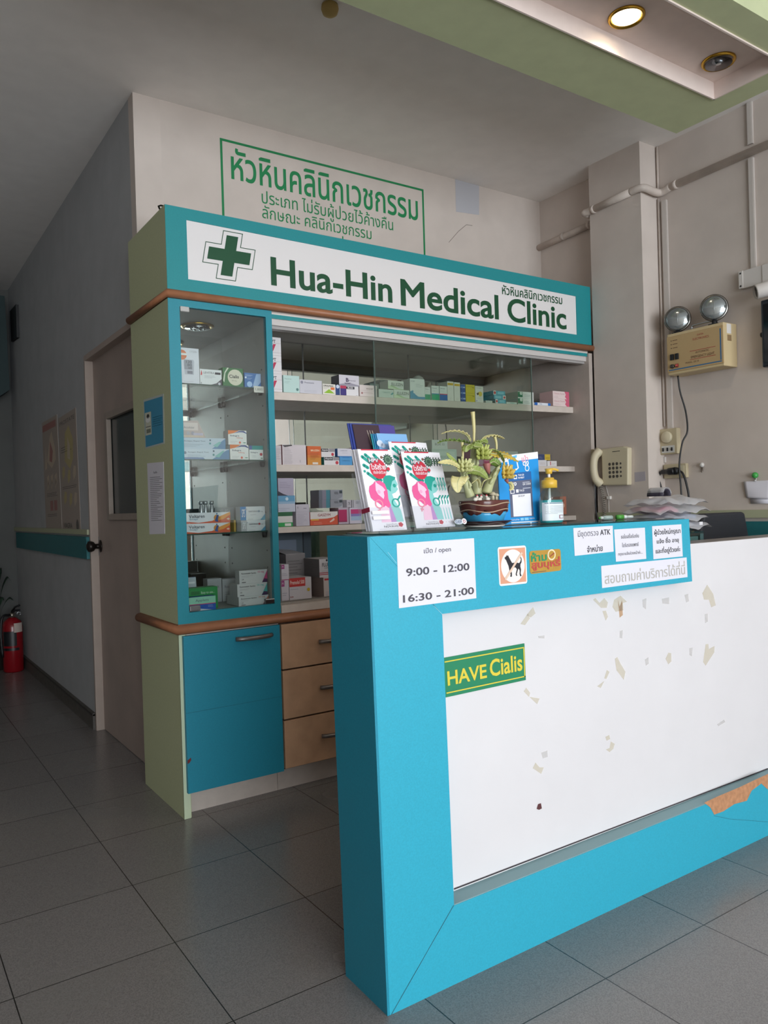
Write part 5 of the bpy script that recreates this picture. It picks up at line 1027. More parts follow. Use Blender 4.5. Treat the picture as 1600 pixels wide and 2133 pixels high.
# blue payment stand
PBL = M('#1590d8', .4, name='payment_blue')
pts = [A(1044, 1092, y=-1.255), A(1129, 1090, y=-1.255), A(1120, 941, y=-1.235), A(1036, 951, y=-1.235)]
for q in pts[:2]: q.z = CT+.0014
fr = Q(pts); st = empty('payment_stand', ((pts[0].x+pts[1].x)/2, -1.25, CT), 'upright blue and white payment card stand between the ornament and the sanitizer', 'payment stand')
b = MB(); b.prism(fr, [(0, 0), (1, 0), (1, 1), (0, 1)], -.003, 0, PBL); F = lambda a, bb, off=0: fr(a, bb, off); F.w, F.h = fr.w, fr.h
b.rect(F, 0, .905, 1, 1, WHITE, .0004); b.pg(F, [(.22, .98), (.46, .96), (.50, .80), (.44, .77), (.26, .75), (.24, .80)], WHITE, .0006); b.pg(F, [(.255, .94), (.44, .935), (.47, .80), (.28, .775)], PBL, .0009); b.pg(F, [(.27, .97), (.47, .99), (.46, .95), (.26, .955)], M('#5fb8e8', .4), .0010)
b.text('เป๋า', F, .58, .88, .74, .975, M('#e8a0b4', .4), .02, .0012); b.text('ตุง', F, .60, .80, .75, .885, WHITE, .03, .0013); b.disc(F, .70, .785, .055, WHITE, .0014); b.disc(F, .70, .785, .04, PBL, .0016)
b.rect(F, .24, .10, .80, .73, M('#5a6078', .5), .0004); b.rect(F, .24, .62, .80, .735, M('#1a5fa0', .5), .0006); b.rect(F, .36, .645, .44, .705, WHITE, .0009); b.rect(F, .375, .66, .425, .69, M('#1a5fa0', .5), .0011); b.text('THAI QR', F, .47, .68, .62, .71, WHITE, .02, .0009); b.text('PAYMENT', F, .47, .645, .62, .67, WHITE, .02, .0009)
b.text('ถุง', F, .28, .53, .42, .60, WHITE, .02, .0009); b.text('QR CODE', F, .57, .545, .77, .575, WHITE, .02, .0009); lines(b, F, .57, .77, .585, .61, 1, M('#c9ccd8', .5)); lines(b, F, .57, .77, .50, .53, 1, M('#c9ccd8', .5)); b.rect(F, .40, .45, .46, .495, WHITE, .0009); b.text('THAI QR', F, .48, .455, .60, .49, WHITE, .01, .0009)
b.rect(F, .26, .44, .36, .50, WHITE, .0008); b.rect(F, .275, .45, .345, .49, M('#5a6078', .5), .001)
b.rect(F, .30, .11, .75, .425, M('#e9e7ee', .5), .0012); b.text('SHOP', F, .44, .385, .60, .41, M('#55555f', .5), .01, .0015)
b.text('สแกนจ่าย', F, .24, .055, .44, .08, WHITE, .01, .0006); b.rect(F, .47, .05, .55, .085, M('#8fd0f0', .5), .0006); b.rect(F, .57, .05, .67, .085, M('#8fd0f0', .5), .0006); b.text('ทุกธนาคาร', F, .69, .055, .82, .08, WHITE, .01, .0006); b.rect(F, .24, 0.0, 1, .035, WHITE, .0005); b.rect(F, 0, 0.002, .9, .018, M('#2f9ad8', .5), .0007); b.disc(F, .72, .012, .02, M('#d8ecf8', .5), .0009)
b.build('printed_board', st)
b = MB(); b.hexa([pts[0]+Vector((0, .0035, 0)), pts[1]+Vector((0, .0035, 0)), pts[1]+Vector((0, .04, 0)), pts[0]+Vector((0, .04, 0)), pts[0]+Vector((0, .0035, .002)), pts[1]+Vector((0, .0035, .002)), pts[1]+Vector((0, .04, .002)), pts[0]+Vector((0, .04, .002))], ACRYL); b.build('acrylic_foot', st)

# hand sanitizer
p0, p1 = A(1128, 1092, y=-1.29), A(1170, 1092, y=-1.29); cx, cy2 = (p0.x+p1.x)/2, -1.29; hw = (p1.x-p0.x)/2
sz = empty('hand_sanitizer', (cx, cy2, CT), 'clear hand sanitizer pump bottle with yellow pump and blue gel', 'pump bottle')
BGL = glass_mat('bottle_plastic', (.84, .9, .9), .06); ky = .62
b = MB().lathe([(hw*.92, 0), (hw, .004), (hw, .085), (hw*.9, .098), (hw*.62, .112), (hw*.42, .118), (hw*.40, .122)], (cx, cy2, CT), BGL, 30, sy=ky, p=2.8); b.build('bottle', sz)
gel = M('#3fb0b4', .15, name='blue_gel'); b = MB().lathe([(hw*.88, .002), (hw*.955, .006), (hw*.955, .078), (1e-6, .0785)], (cx, cy2, CT), gel, 30, sy=ky, p=2.8); b.build('gel', sz, label='blue green gel')
YL = M('#dcb23f', .4, name='yellow_plastic')
b = MB().lathe([(hw*.60, .118), (hw*.60, .142), (hw*.52, .145), (hw*.40, .146), (hw*.36, .152), (hw*.14, .153)], (cx-.006, cy2, CT), YL, 24); b.build('pump_collar', sz)
b = MB().lathe([(.0045, .152), (.0045, .166)], (cx-.006, cy2, CT), M('#e6e4e0', .4), 12); b.lathe([(.004, .01), (.004, .118)], (cx-.006, cy2, CT), M('#d5dcdc', .3), 10); b.build('pump_tube', sz)
b = MB().lathe([(.010, .165), (.011, .174), (.0125, .182), (1e-6, .183)], (cx-.006, cy2, CT), YL, 20); b.tube(curve([Vector((cx-.006, cy2, CT+.179)), Vector((cx+.014, cy2-.003, CT+.1805)), Vector((cx+.030, cy2-.005, CT+.176))], 6), .0042, YL, 10); b.build('pump_head', sz)
b = MB(); nn = 16
def lab(u, v, e=.0006):
    t = math.pi*1.02+u*math.pi*.98; c_, s_ = math.cos(t), math.sin(t); k = (abs(c_)**2.8+abs(s_)**2.8)**(-1/2.8); return Vector((cx+(hw+e)*k*c_, cy2+(hw+e)*ky*k*s_, CT+.010+v*.060))
b.grid(lambda u, v: lab(u, v), nn, 2, M('#dfe6ea', .5))
for v, u1 in ((.93, .8), (.80, .9), (.74, .85), (.68, .9), (.62, .86), (.56, .9), (.5, .82), (.44, .9), (.38, .5)): b.grid(lambda u, vv: lab(.12+u*(u1-.12), v+vv*(.05 if v > .9 else .018), .001), 8, 1, M('#5a7a8a' if v > .9 else '#9aa5ad', .5))
b.grid(lambda u, vv: lab(.55+u*.16, .10+vv*.20, .001), 4, 1, M('#8a4a5a', .5)); b.grid(lambda u, vv: lab(.575+u*.11, .13+vv*.14, .0014), 4, 1, M('#dfe6ea', .5)); b.grid(lambda u, vv: lab(.84+u*.08, .08+vv*.12, .001), 3, 1, M('#4a5a64', .5))
b.build('bottle_label', sz, label='white printed bottle label'); sz.scale = (.92, .92, .87)
def pen(x0, x1, px, py, cols, label, y0, y1):
    a, c_ = A(x0, py, y=y0), A(x1, py-1, y=y1); a.z = c_.z = CT+.0075; d = c_-a; b = MB()
    for f0, f1, r, m_ in cols: b.tube([a+d*f0, a+d*f1], r, m_, 10)
    return tag(b.build('marker_pen'), label, 'pen')
WP = M('#c9d0cc', .4); GP2 = M('#4f9f3f', .4)
pen(1248, 1276, 0, 1083, [(0, .12, .003, GP2), (.1, .3, .005, WP), (.3, .95, .007, M('#a9b9b4', .35)), (.95, 1, .005, M('#3a4a44', .5))], 'pale grey capped marker with green tip, left of two on the ledge', -1.26, -1.27)
pen(1284, 1318, 0, 1081, [(0, .42, .0075, GP2), (.42, .6, .006, M('#dfe3df', .4)), (.6, 1, .0045, M('#d0d6d2', .4))], 'green and white highlighter pen, right of two on the ledge', -1.26, -1.28)

# ------------------------------------------------------------------ behind the counter
tr = empty('clear_tray', (1.52, -1.02, .75), 'clear plastic drawer box under the pile of plastic bags', 'tray')
b = MB(); AC2 = glass_mat('tray_plastic', (.72, .84, .82), .12)
x0, x1 = 1.385, A(1466, 1120, y=-1.13).x
for a in ((x0, x1, -1.13, -1.127, .751, 1.035), (x0, x1, -.913, -.91, .751, 1.035), (x0, x0+.003, -1.127, -.913, .751, 1.035), (x1-.003, x1, -1.127, -.913, .751, 1.035), (x0, x1, -1.13, -.91, .751, .755), (x0, x1, -1.13, -.91, 1.035, 1.039)): b.box(*a, AC2)
b.build('box_shell', tr)
b = MB()
for i in range(7): b.box(x1-.02+i*.003-.002, x1-.019+i*.003-.002, -1.1315, -1.13, .80, 1.03, M('#5f7f80', .4))
b.build('ribs', tr)
b = MB(); b.box(x0+.02, x1-.02, -1.12, -.93, .756, 1.02, M('#b9c3c6', .7)); b.build('contents', tr, label='pale papers inside')
def crum(x, y): return .0125+.004*math.sin(31*x+17*y)+.003*math.sin(57*x-44*y+1)+.0025*math.sin(93*y+60*x)+.0015*math.sin(140*x+30*y)
zb = 1.0405; BX0, BX1, BY0, BY1, BT = x0+.02, x1+.075, -1.128, -.945, .0305
def bag(i, label, content=None):
    ax, bx = BX0+.012*(i % 2), BX1-.014*((i+1) % 3)
    o = empty('plastic_bag', ((ax+bx)/2, (BY0+BY1)/2, zb+BT*i), label, 'plastic bag')
    def fn(u, v, f):
        x, y = ax+(bx-ax)*u, BY0+.004*i+(BY1-BY0-.004*i)*v
        e = max(0, math.sin(math.pi*u)*math.sin(math.pi*v))**.35
        return Vector((x, y, zb+BT*i+crum(x, y)+f*(BT-.002)*e))
    MB().grid(lambda u, v: fn(u, v, 1), 30, 18, FILM).build('film_top', o)
    MB().grid(lambda u, v: fn(u, v, .02), 30, 18, FILM).build('film_bottom', o)
    if content:
        c_ = content; MB().grid(lambda u, v: fn(c_[1]+(c_[2]-c_[1])*u, .15+.7*v, .5), 10, 8, M(c_[0], .7)).build('bag_contents', o, solid=.013, label=c_[3])
    return o
bag(0, 'clear plastic bag with white contents, lowest in the pile behind the counter', ('#d5d5da', .3, .9, 'white cloth'))
bag(1, 'clear plastic bag with pale blue contents, second from below in the pile', ('#9aa9c0', .4, .85, 'pale blue pack'))
bag(2, 'clear plastic bag holding pink cloth, second from the top', ('#c56a80', .08, .45, 'pink cloth'))
bag(3, 'crumpled clear plastic bag topmost in the pile, by the black chair')
b = MB(); q = (x0+.05, -1.09)
def fn(u, v):
    t = math.pi*(u*1.1-.05); return Vector((q[0]+.005+.022*math.cos(math.pi-t), q[1]+(v-.5)*.07, 1.178+.022*math.sin(t)))
b.grid(fn, 14, 4, M('#3a3644', .6)); b.grid(lambda u, v: fn(u, v)+Vector((.002, 0, .006)), 14, 4, FILM)
tag(b.build('dark_pouch', solid=.002), 'dark curved pouch in clear film leaning on the left of the bag pile', 'pouch')
b = MB(); fr = Fr((x1-.03, -1.1335, zb+.022), *FRONT); b.slab(fr, 0, 0, .02, .012, 0, .001, M('#dedce0', .5)); tag(b.build('bag_label'), 'tiny white sticker on the bag pile beside the black chair', 'sticker')
# office chair
ch = empty('office_chair', (1.95, -.62, 0), 'black office chair whose backrest rises behind the low counter end', 'chair')
CHB = M('#24262c', .65, noise=.08, scale=80, name='black_chair_fabric')
yb = -.86
q = [A(1452, 1135, y=yb), A(1564, 1135, y=yb), A(1553, 1066, y=yb), A(1468, 1070, y=yb)]
fr = Q(q); b = MB(); pts = []
for cx_, cy_, s_ in ((.94, 0, 0), (.93, .90, 0), (.07, .90, 90), (.04, 0, 0)):
    if cy_: pts += [(cx_+.06*math.cos(R(s_+k*22.5)), cy_+.10*math.sin(R(s_+k*22.5))) for k in range(5)]
pts = [(.0, -2.2), (1.0, -2.2), (1.0, 0)]+pts
b.prism(fr, pts, -.05, 0, CHB); b.build('backrest', ch, .01)
xm = (q[0].x+q[1].x)/2
MB().box(xm-.23, xm+.23, yb+.05, yb+.50, .44, .53, CHB).build('seat', ch, .03)
b = MB().tube([(xm, yb+.28, .10), (xm, yb+.28, .44)], .03, BLK, 14); b.build('gas_lift', ch)
b = MB().tube(curve([Vector((xm, yb+.1, .46)), Vector((xm, yb+.01, .5)), Vector((xm, yb-.0, .75))], 6), .02, BLK, 8); b.build('back_support', ch)
for i in range(5):
    a = i*2*math.pi/5+.3; e = Vector((xm+.27*math.cos(a), yb+.28+.27*math.sin(a), .075)); b = MB().tube([(xm, yb+.28, .11), e], [.025, .016], BLK, 8); b.ball((e.x, e.y, .03), .03, BLK, 10); b.build('leg', ch)

# ------------------------------------------------------------------ on the column and right wall
IV = M('#c9bfa4', .5, name='ivory_plastic'); IV2 = M('#b8ac8f', .5, name='yellowed_plastic'); OFFW = M('#cdc8c4', .5)
# telephone
xf = 2.365; t = empty('wall_telephone', (2.35, -.15, 1.24), 'ivory push-button telephone hanging on the column', 'telephone')
b = MB(); fr = Fr((xf, -.045, 1.245), *SIDE)
b.prism(fr, [(.03, 0), (.198, -.005), (.206, .19), (.175, .20), (.03, .195)], 0, .035, IV); ob = b.build('telephone_body', t, .006)
b = MB()
for r in range(4):
    for c_ in range(4): b.disc(Fr((xf-.0355, -.045-.085-c_*.024, 1.29+r*.022), (0, -1, 0), (0, 0, 1)), 0, 0, .0085 if c_ < 3 else .006, M('#4a4640', .5), .0006, 12)
b.build('key', t, label='dark round push buttons')
b = MB(); b.rect(Fr((xf-.0355, -.05-.10, 1.42), *SIDE), 0, 0, .05, .003, BLK); b.build('brand_line', t)
C = curve([Vector((xf-.03, -.060, 1.432)), Vector((xf-.058, -.050, 1.40)), Vector((xf-.066, -.047, 1.345)), Vector((xf-.058, -.050, 1.285)), Vector((xf-.03, -.060, 1.255))], 6); n = len(C)
b = MB().tube(C, [.020+.006*abs(2*i/(n-1)-1)**2 for i in range(n)], IV, 14); b.build('handset', t, .0)
b = MB(); P = []
for i in range(220):
    f = i/219; a = f*2*math.pi*26; P.append(Vector((xf-.018+.008*math.cos(a), -.052-.02*math.sin(f*3.1)+.008*math.sin(a), 1.245-f*.30)))
b.tube(P, .0022, M('#8d867c', .5), 5, False); b.build('coiled_cord', t, label='coiled grey cord')
b = MB(); fr = Fr((xf, -.085, 1.17), *SIDE); b.slab(fr, 0, 0, .022, .016, 0, .014, M('#dcd9d4', .5)); b.tube([(xf-.004, -.09, 1.17), (xf-.004, -.088, 1.04)], .0015, M('#dcd9d4', .5), 5); b.tube([(xf-.004, -.09, 1.187), (xf-.006, -.075, 1.245)], .0015, M('#dcd9d4', .5), 5)
tag(b.build('phone_jack'), 'small white telephone jack with thin wire under the telephone', 'phone jack')
note('column_note', 'small faint lilac note stuck on the column right of the telephone', 'paper', [(1323, 1004), (1345, 1001), (1344, 982), (1322, 984)], 'x', 2.365, M('#aaa4ac', .7))
b = MB(); fr = Fr((2.333, -.0002, 1.345), *FRONT); b.slab(fr, 0, 0, .030, .10, 0, .022, IV2); b.slab(fr, .004, .07, .026, .09, .022, .025, IV); b.disc(fr, .015, .03, .004, BLK, .0225)
tag(b.build('switch_box', bevel=.002), 'yellowed switch box on the cabinet right end beside the telephone', 'switch')
b = MB().tube(curve([Vector((2.345, -.012, 1.344)), Vector((2.340, -.02, 1.25)), Vector((2.338, -.02, 1.12)), Vector((2.348, -.03, 1.03)), Vector((2.35, -.04, .95))], 8), .0045, BLK, 8); tag(b.build('black_cable'), 'black cable hanging down from the yellowed switch box', 'cable')
# pipe along the wall
PIPE = M('#c6bab1', .6, noise=.12, scale=12, name='painted_pipe')
zc = lambda y: 2.735+(.1-y)*.030
pp = empty('conduit_pipe', (2.43, -.8, 2.7), 'painted conduit pipe running along the right wall and bending around the column', 'pipe')
r = .019; xw, xc = 2.5-r, 2.365-r
P = [(xw, .489, zc(.489)-.012), (xw, .014, zc(0)-.01)]
MB().tube([Vector(p) for p in P], r, PIPE, 12).build('pipe_run', pp)
c1 = curve([Vector((xw, .016, zc(0)-.004)), Vector((xw-.03, .012, zc(0))), Vector((xc+.03, .010, zc(0))), Vector((xc, .006, zc(0))), Vector((xc, -.02, zc(0))), Vector((xc, -.06, zc(-.06)))], 5)
MB().tube(c1, r, PIPE, 12).build('pipe_elbow', pp)
MB().tube([(xc, -.06, zc(-.06)), (xc, -.30, zc(-.30))], r, PIPE, 12).build('pipe_run', pp)
c1 = curve([Vector((xc, -.30, zc(-.30))), Vector((xc, -.345, zc(-.345))), Vector((xc+.02, -.372, zc(-.35)-.002)), Vector((xw-.03, -.376, zc(-.38)-.010)), Vector((xw, -.39, zc(-.40)-.008)), Vector((xw, -.44, zc(-.44)))], 5)
MB().tube(c1, r, PIPE, 12).build('pipe_elbow', pp)
MB().tube([(xw, -.44, zc(-.44)), (xw, -3.2, zc(-.44)+.05)], r, PIPE, 12).build('pipe_run', pp)
for x, y in ((xc, -.045), (xw, -.46), (xw, .30), (xw, .10)):
    MB().tube([(x, y, zc(y)-(.008 if x == xw and y > 0 else 0)), (x, y-.02, zc(y)-(.008 if x == xw and y > 0 else 0))], r+.003, PIPE, 12).build('pipe_clip', pp)
TRN = M('#bcb4ae', .6)
def trunk(nm, y, w_, z0, z1, label, d=.012, x=2.5): 
    b = MB().box(x-d, x, y-w_/2, y+w_/2, z0, z1, TRN); b.box(x-d-.0015, x-d, y-w_/2+.003, y+w_/2-.003, z0, z1, M('#c6bfb9', .6)); return tag(b.build(nm), label, 'cable trunking')
trunk('cable_trunking', -.863, .026, 2.225, 2.735, 'white cable trunking dropping from the pipe to the camera junction box')
trunk('cable_trunking', -.863, .026, 2.80, 2.994, 'short white cable trunking above the pipe under the ceiling')
trunk('cable_trunking', -.392, .030, 1.525, 2.70, 'long white vertical trunking beside the column down to the fan dial')
b = MB().tube([(2.494, -.357, 1.54), (2.494, -.357, 2.72)], .006, PIPE, 8); tag(b.build('thin_conduit'), 'thin painted wire run in the corner between column and wall', 'conduit')
b = MB().tube([(2.494, -.357, 2.73), (2.494, -.357, 2.99)], .006, PIPE, 8); tag(b.build('thin_conduit'), 'thin painted wire run in the corner above the pipe bend', 'conduit')
# camera junction box and camera
jb = empty('junction_box', (2.48, -.88, 2.14), 'white junction box at the lower end of the short trunking, right edge', 'junction box')
fr = Fr((2.5, -.802, 2.138), *SIDE); b = MB(); b.slab(fr, 0, 0, .20, .083, 0, .03, OFFW); b.slab(fr, 0, 0, .022, .083, .03, .034, OFFW); b.slab(fr, .115, 0, .2, .083, .03, .034, OFFW); b.build('box_body', jb, .003)
for zz in (.012, .071):
    MB().lathe([(.0045, 0), (.0045, .0006)], fr(.011, zz, .0345), BLK, 10, ((0, -1, 0), (0, 0, 1), (-1, 0, 0))).build('screw', jb)
cc = empty('security_camera', (2.42, -.95, 2.08), 'white bullet security camera hanging from the junction box', 'camera')
e0, e1 = Vector((2.45, -1.0, 2.102)), Vector((2.375, -.925, 2.080)); d = (e1-e0).normalized(); a = d.cross(Vector((0, 0, 1))).normalized(); bb = d.cross(a)
MB().lathe([(.030, -.03), (.034, 0), (.034, .095), (.030, .10), (.028, .090)], e0, OFFW, 24, (a, bb, d)).build('camera_body', cc)
MB().lathe([(.0285, .091), (.015, .088), (1e-6, .087)], e0, M('#101216', .15), 20, (a, bb, d)).build('lens', cc, label='dark lens face')
MB().tube([e0, Vector((2.47, -.985, 2.12)), Vector((2.47, -.985, 2.1372))], .010, OFFW, 10).build('mount', cc)
# black screen
b = empty('wall_screen', (2.45, -1.2, 1.75), 'black wall screen at the right edge beside the emergency light', 'screen')
MB().box(2.435, 2.475, -1.42, -.924, 1.748, 2.052, M('#1c222a', .3)).build('screen_body', b, .006)
MB().box(2.4335, 2.435, -1.40, -.937, 1.768, 2.032, M('#0d1116', .08)).build('display', b)
MB().box(2.475, 2.5, -1.25, -1.05, 1.83, 1.97, BLK).build('wall_bracket', b)
MB().lathe([(.012, 0), (.012, .012)], (2.455, -.925, 1.90), BLK, 10, ((1, 0, 0), (0, 0, 1), (0, 1, 0))).build('side_knob', b)
# emergency light
el = empty('emergency_light', (2.44, -.6, 1.78), 'cream emergency light box with two round chrome lamps', 'emergency light')
xe = 2.385; ya, yb2, za, zt = -.462, -.768, 1.78, 1.985
b = MB(); b.box(xe+.004, 2.498, yb2, ya, za, zt, M('#cbb78f', .5, name='cream_enamel')); b.build('box_body', el, .004)
b = MB(); fr = Fr((xe, ya, za), *SIDE, ya-yb2, zt-za); b.slab(fr, .0, .06, 1, .93, -.006, 0, M('#b89d72', .5, name='tan_front')); b.build('front_plate', el, .002, label='tan printed front plate')
b = MB(); BU = M('#2f6a9a', .5); RE = M('#a5453f', .5); BR = M('#6a4a3a', .6)
b.rect(fr, .03, .10, .97, .125, BU); b.rect(fr, .945, .14, .965, .86, BU)
b.text('DATA', fr, .56, .81, .67, .85, RE); b.text('ELECTRONICS', fr, .48, .72, .76, .77, RE); b.rect(fr, .42, .47, .87, .482, RE); b.rect(fr, .42, .27, .87, .282, RE)
b.text('AUTOMATIC', fr, .52, .40, .76, .45, BR); b.text('EMERGENCY LIGHT', fr, .44, .30, .85, .36, BR); b.text('MODEL  DE 20', fr, .34, .20, .58, .24, BR)
for zz in (.82, .73, .64): b.disc(fr, .085, zz, .008, BLK); b.rect(fr, .11, zz-.008, .2, zz+.006, BR)
b.build('printing', el)
for a_, c_, m_ in ((.07, .42, BLK), (.16, .42, BLK)):
    b = MB(); b.slab(fr, a_, c_-.07, a_+.06, c_+.07, 0, .008, BLK); b.build('rocker_switch', el, .001)
b = MB(); b.lathe([(.011, 0), (.010, .008), (1e-6, .009)], fr(.10, .20, 0), M('#3a3430', .4), 14, ((0, -1, 0), (0, 0, 1), (-1, 0, 0))); b.build('fuse_cap', el)
b = MB(); b.slab(fr, .165, .16, .21, .24, 0, .007, M('#7a2f2a', .4)); b.slab(fr, .17, .18, .205, .225, .007, .009, M('#d8605a', .4)); b.build('red_button', el)
fs = Fr((2.395, yb2, za), (1, 0, 0), (0, 0, 1)); b = MB(); b.slab(Fr((xe+.03, yb2, za), *FRONT), .0, .155, .035, .20, 0, .0008, M('#d9d5d2', .6)); b.slab(Fr((xe+.03, yb2, za), *FRONT), .004, .12, .036, .148, 0, .0008, M('#8a7050', .6)); b.build('paper_tape', el, label='white and brown tape on the side')
b = MB().tube(curve([Vector((2.43, ya-.115, zt)), Vector((2.43, ya-.115, zt+.022)), Vector((2.43, ya-.14, zt+.026)), Vector((2.43, ya-.2, zt+.026)), Vector((2.43, ya-.225, zt+.022)), Vector((2.43, ya-.225, zt))], 5), .004, CHROME, 8); b.build('carry_handle', el)
for yy, zz in ((-.500, 2.058), (-.700, 2.069)):
    d = Vector((-.80, -.50, -.05)).normalized(); a = d.cross(Vector((0, 0, 1))).normalized(); bb = d.cross(a); o_ = Vector((2.425, yy, zz))
    lamp = MB().lathe([(.02, -.045), (.045, -.03), (.058, -.006), (.064, .0), (.064, .006), (.057, .008)], o_, M('#8d8a86', .25, .9), 28, (a, bb, d)).build('lamp_head', el)
    b = MB().lathe([(.0575, .0075), (.05, .012), (.03, .017), (1e-6, .019)], o_, M('#9fa6a8', .12, .75), 28, (a, bb, d)); b.build('lamp_lens', lamp)
    b = MB()
    for rr in (.02, .036): b.lathe([(rr, .0165 if rr < .03 else .0135), (rr+.0025, .0162 if rr < .03 else .0131)], o_+d*.001, M('#c6cccc', .2, .6), 24, (a, bb, d))
    b.tube([o_+d*.0195-bb*.03, o_+d*.0205, o_+d*.0195+bb*.03], .0012, M('#c6cccc', .2, .6), 5); b.build('lens_ridges', lamp)
    b = MB().tube([o_-Vector((0, 0, .058)), Vector((o_.x, o_.y-.002, zt-.002))], .013, BLK, 12); b.box(o_.x-.018, o_.x+.018, o_.y-.022, o_.y+.022, zt, zt+.008, BLK); b.build('lamp_bracket', lamp)
C = curve([Vector((2.44, ya-.02, za)), Vector((2.455, -.482, 1.70)), Vector((2.47, -.50, 1.60)), Vector((2.462, -.512, 1.50)), Vector((2.442, -.495, 1.44)), Vector((2.432, -.482, 1.33)), Vector((2.432, -.488, 1.20)), Vector((2.435, -.485, 1.06)), Vector((2.435, -.48, .95))], 8)
MB().tube(C, .0042, BLK, 8).build('power_cord', el, label='black power cord hanging down')
# fan dial and sockets
fd = empty('fan_dial', (2.48, -.39, 1.39), 'ivory dial controller with three slide switches beside the column', 'controller')
fr = Fr((2.5, -.343, 1.392), *SIDE); MB().slab(fr, 0, 0, .104, .132, 0, .032, IV2).build('dial_box', fd, .004)
b = MB(); b.slab(fr, .012, .008, .088, .044, .032, .034, M('#c9cac6', .5)); b.build('switch_plate', fd)
b = MB().lathe([(.032, 0), (.030, .010), (.026, .014), (1e-6, .0145)], fr(.047, .088, .032), IV, 24, ((0, -1, 0), (0, 0, 1), (-1, 0, 0))); b.build('dial', fd, .0)
for i in range(3): MB().slab(fr, .020+i*.026, .016, .026+i*.026, .034, .034, .040, BLK).build('slide_switch', fd)
so = empty('wall_socket', (2.49, -.42, 1.27), 'yellowed double wall socket below the dial controller', 'socket')
fr = Fr((2.5, -.356, 1.268), *SIDE); MB().slab(fr, 0, 0, .132, .072, 0, .022, IV2).build('socket_plate', so, .003)
MB().slab(fr, .10, .01, .122, .062, .022, .024, IV).build('socket_face', so)
pl = empty('power_plug', (2.44, -.41, 1.29), 'black plug with two thick black cords in the double wall socket', 'plug')
b = MB().tube([fr(.078, .036, .0226), fr(.078, .036, .045)], .019, BLK, 14); b.tube(curve([fr(.078, .036, .045), fr(.05, .034, .05), fr(.01, .034, .045), fr(-.01, .03, .04)], 5), [.018]*6+[.013]*5+[.009]*5, BLK, 12); b.build('plug_body', pl, .0)
C = curve([fr(-.01, .03, .04), fr(-.016, 0, .04), fr(-.004, -.06, .035), fr(.02, -.14, .03), fr(.03, -.3, .03)], 6); MB().tube(C, .0048, BLK, 8).build('cord', pl)
C = curve([fr(.10, .036, .04), fr(.125, .02, .04), fr(.142, -.04, .035), fr(.15, -.12, .03), fr(.15, -.32, .03)], 6); MB().tube(C, .0055, BLK, 8).build('cord', pl)
b = MB(); fr2 = Fr((2.5, -.346, 1.352), *SIDE); b.slab(fr2, 0, 0, .012, .03, 0, .010, OFFW); tag(b.build('cable_clip', bevel=.002), 'small white cable clip between dial controller and socket', 'clip')
# hooks
p = A(1466, 970, x=2.5); h1 = empty('wall_hook', (2.49, p.y, p.z), 'small white ball hook alone on the wall right of the socket', 'hook')
MB().ball((2.485, p.y, p.z+.004), .012, M('#c9c6c2', .35), 12, (1, 1, 1)).build('ball', h1); MB().tube([(2.494, p.y+.004, p.z-.005), (2.494, p.y+.005, p.z-.026), (2.488, p.y+.005, p.z-.030)], .004, M('#7a6f66', .4, .5), 8).build('hook_tip', h1)
p = A(1577, 990, x=2.5); h2 = empty('wall_hook', (2.49, p.y, p.z), 'green ball hook holding a white paper at the right edge', 'hook')
MB().ball((2.484, p.y, p.z), .0145, M('#3fa04a', .35), 12).build('ball', h2); MB().tube([(2.494, p.y, p.z-.006), (2.488, p.y, p.z-.026), (2.480, p.y, p.z-.024)], .0035, M('#c9c6c2', .4), 8).build('hook_tip', h2)
b = MB(); q = [A(x, y, x=2.492) for x, y in ((1555, 1037), (1604, 1040), (1604, 1000), (1550, 1003))]
fr = Q(q); b.grid(lambda u, v: fr(u, v, .004*math.sin(u*3+v*2)), 8, 8, PAPER); q = [A(x, y, x=2.494) for x, y in ((1564, 1049), (1604, 1049), (1604, 1030), (1562, 1032))]; fr = Q(q); b.grid(lambda u, v: fr(u, v), 2, 2, PAPER)
tag(b.build('hanging_paper', solid=.001), 'white papers hanging from the green ball hook', 'paper')

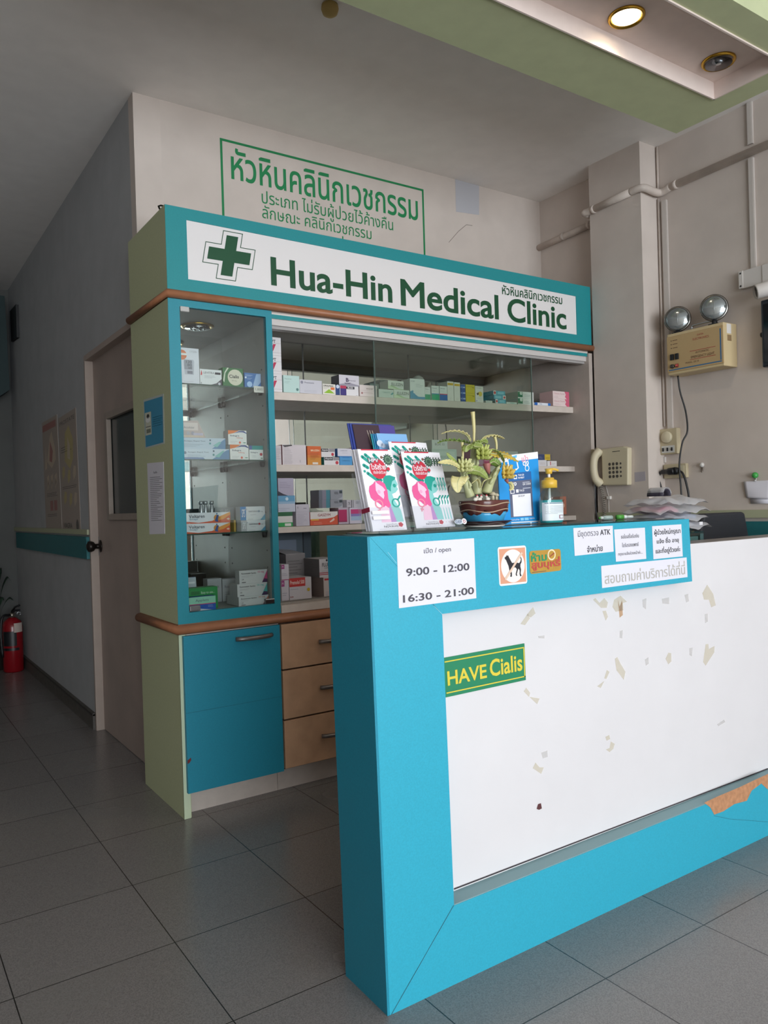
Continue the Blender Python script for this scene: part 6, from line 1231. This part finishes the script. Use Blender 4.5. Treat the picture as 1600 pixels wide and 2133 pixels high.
# ------------------------------------------------------------------ corridor end
ex = empty('fire_extinguisher', (-.06, 3.62, 0), 'red fire extinguisher standing on the floor at the corridor end', 'fire extinguisher')
RX = M('#86101a', .25, name='red_enamel'); o_ = (-.058, 3.60, 0)
MB().lathe([(.066, 0), (.072, .01), (.072, .34), (.062, .38), (.03, .405), (.022, .41)], o_, RX, 28).build('cylinder', ex)
MB().lathe([(.020, .405), (.020, .44), (.012, .445)], o_, M('#8a8378', .3, .8), 14).build('valve', ex)
b = MB(); b.tube([(-.058, 3.60, .445), (-.04, 3.56, .465), (-.02, 3.50, .47)], .008, BLK, 8); b.tube([(-.058, 3.60, .455), (-.04, 3.56, .49), (-.02, 3.50, .505)], .008, BLK, 8); b.build('lever_handle', ex)
b = MB().tube(curve([Vector((-.075, 3.59, .43)), Vector((-.13, 3.56, .42)), Vector((-.145, 3.55, .3)), Vector((-.138, 3.55, .12))], 6), .010, BLK, 8); b.build('hose', ex)
b = MB().tube([(-.02+.012*math.cos(t), 3.535, .44+.012*math.sin(t)) for t in [i*math.pi/8 for i in range(17)]], .0018, CHROME, 6); b.build('safety_pin', ex)
b = MB()
def cyl(u, v, r=.0728): 
    t = R(200)+u*R(140); return Vector((o_[0]+r*math.cos(t), o_[1]+r*math.sin(t), v))
b.grid(lambda u, v: cyl(u*.6, .20+v*.11), 10, 1, M('#16181c', .4)); b.grid(lambda u, v: cyl(.5+u*.4, .30+v*.07, .0732), 6, 1, M('#c9b9b0', .5)); b.grid(lambda u, v: cyl(u*.7, .165+v*.02, .0731), 10, 1, M('#16181c', .4)); b.build('label_band', ex, label='dark and pale printed bands')
pt = empty('potted_plant', (-.14, 3.76, 0), 'dark leafy potted plant behind the red extinguisher', 'plant')
MB().lathe([(.075, 0), (.095, .20), (.10, .20), (.10, .22), (.08, .22), (1e-6, .20)], (-.145, 3.77, 0), M('#2f2a26', .6), 20).build('pot', pt)
LP = M('#22382a', .5, noise=.25, scale=20, name='dark_leaf'); random.seed(5)
for i in range(16):
    a = i*2.4; hh = random.uniform(.40, .70); rr = random.uniform(.03, .10); b = MB()
    C = curve([Vector((-.145, 3.77, .20)), Vector((-.145+rr*.4*math.cos(a), 3.77+rr*.3*math.sin(a), .2+hh*.6)), Vector((-.145+rr*math.cos(a), 3.77+rr*.8*math.sin(a), .2+hh*.85)), Vector((-.145+rr*1.4*math.cos(a), 3.77+rr*math.sin(a), .2+hh*.8))], 5); n = len(C)-1
    sd2 = Vector((-math.sin(a), math.cos(a), .2))
    b.grid(lambda u, v: C[min(n, int(round(u*n)))]+sd2*((2*v-1)*.026*max(.06, math.sin(math.pi*max(0, u-.3)/.7 if u > .3 else .03))), n, 2, LP); b.build('leaf', pt, solid=.001)
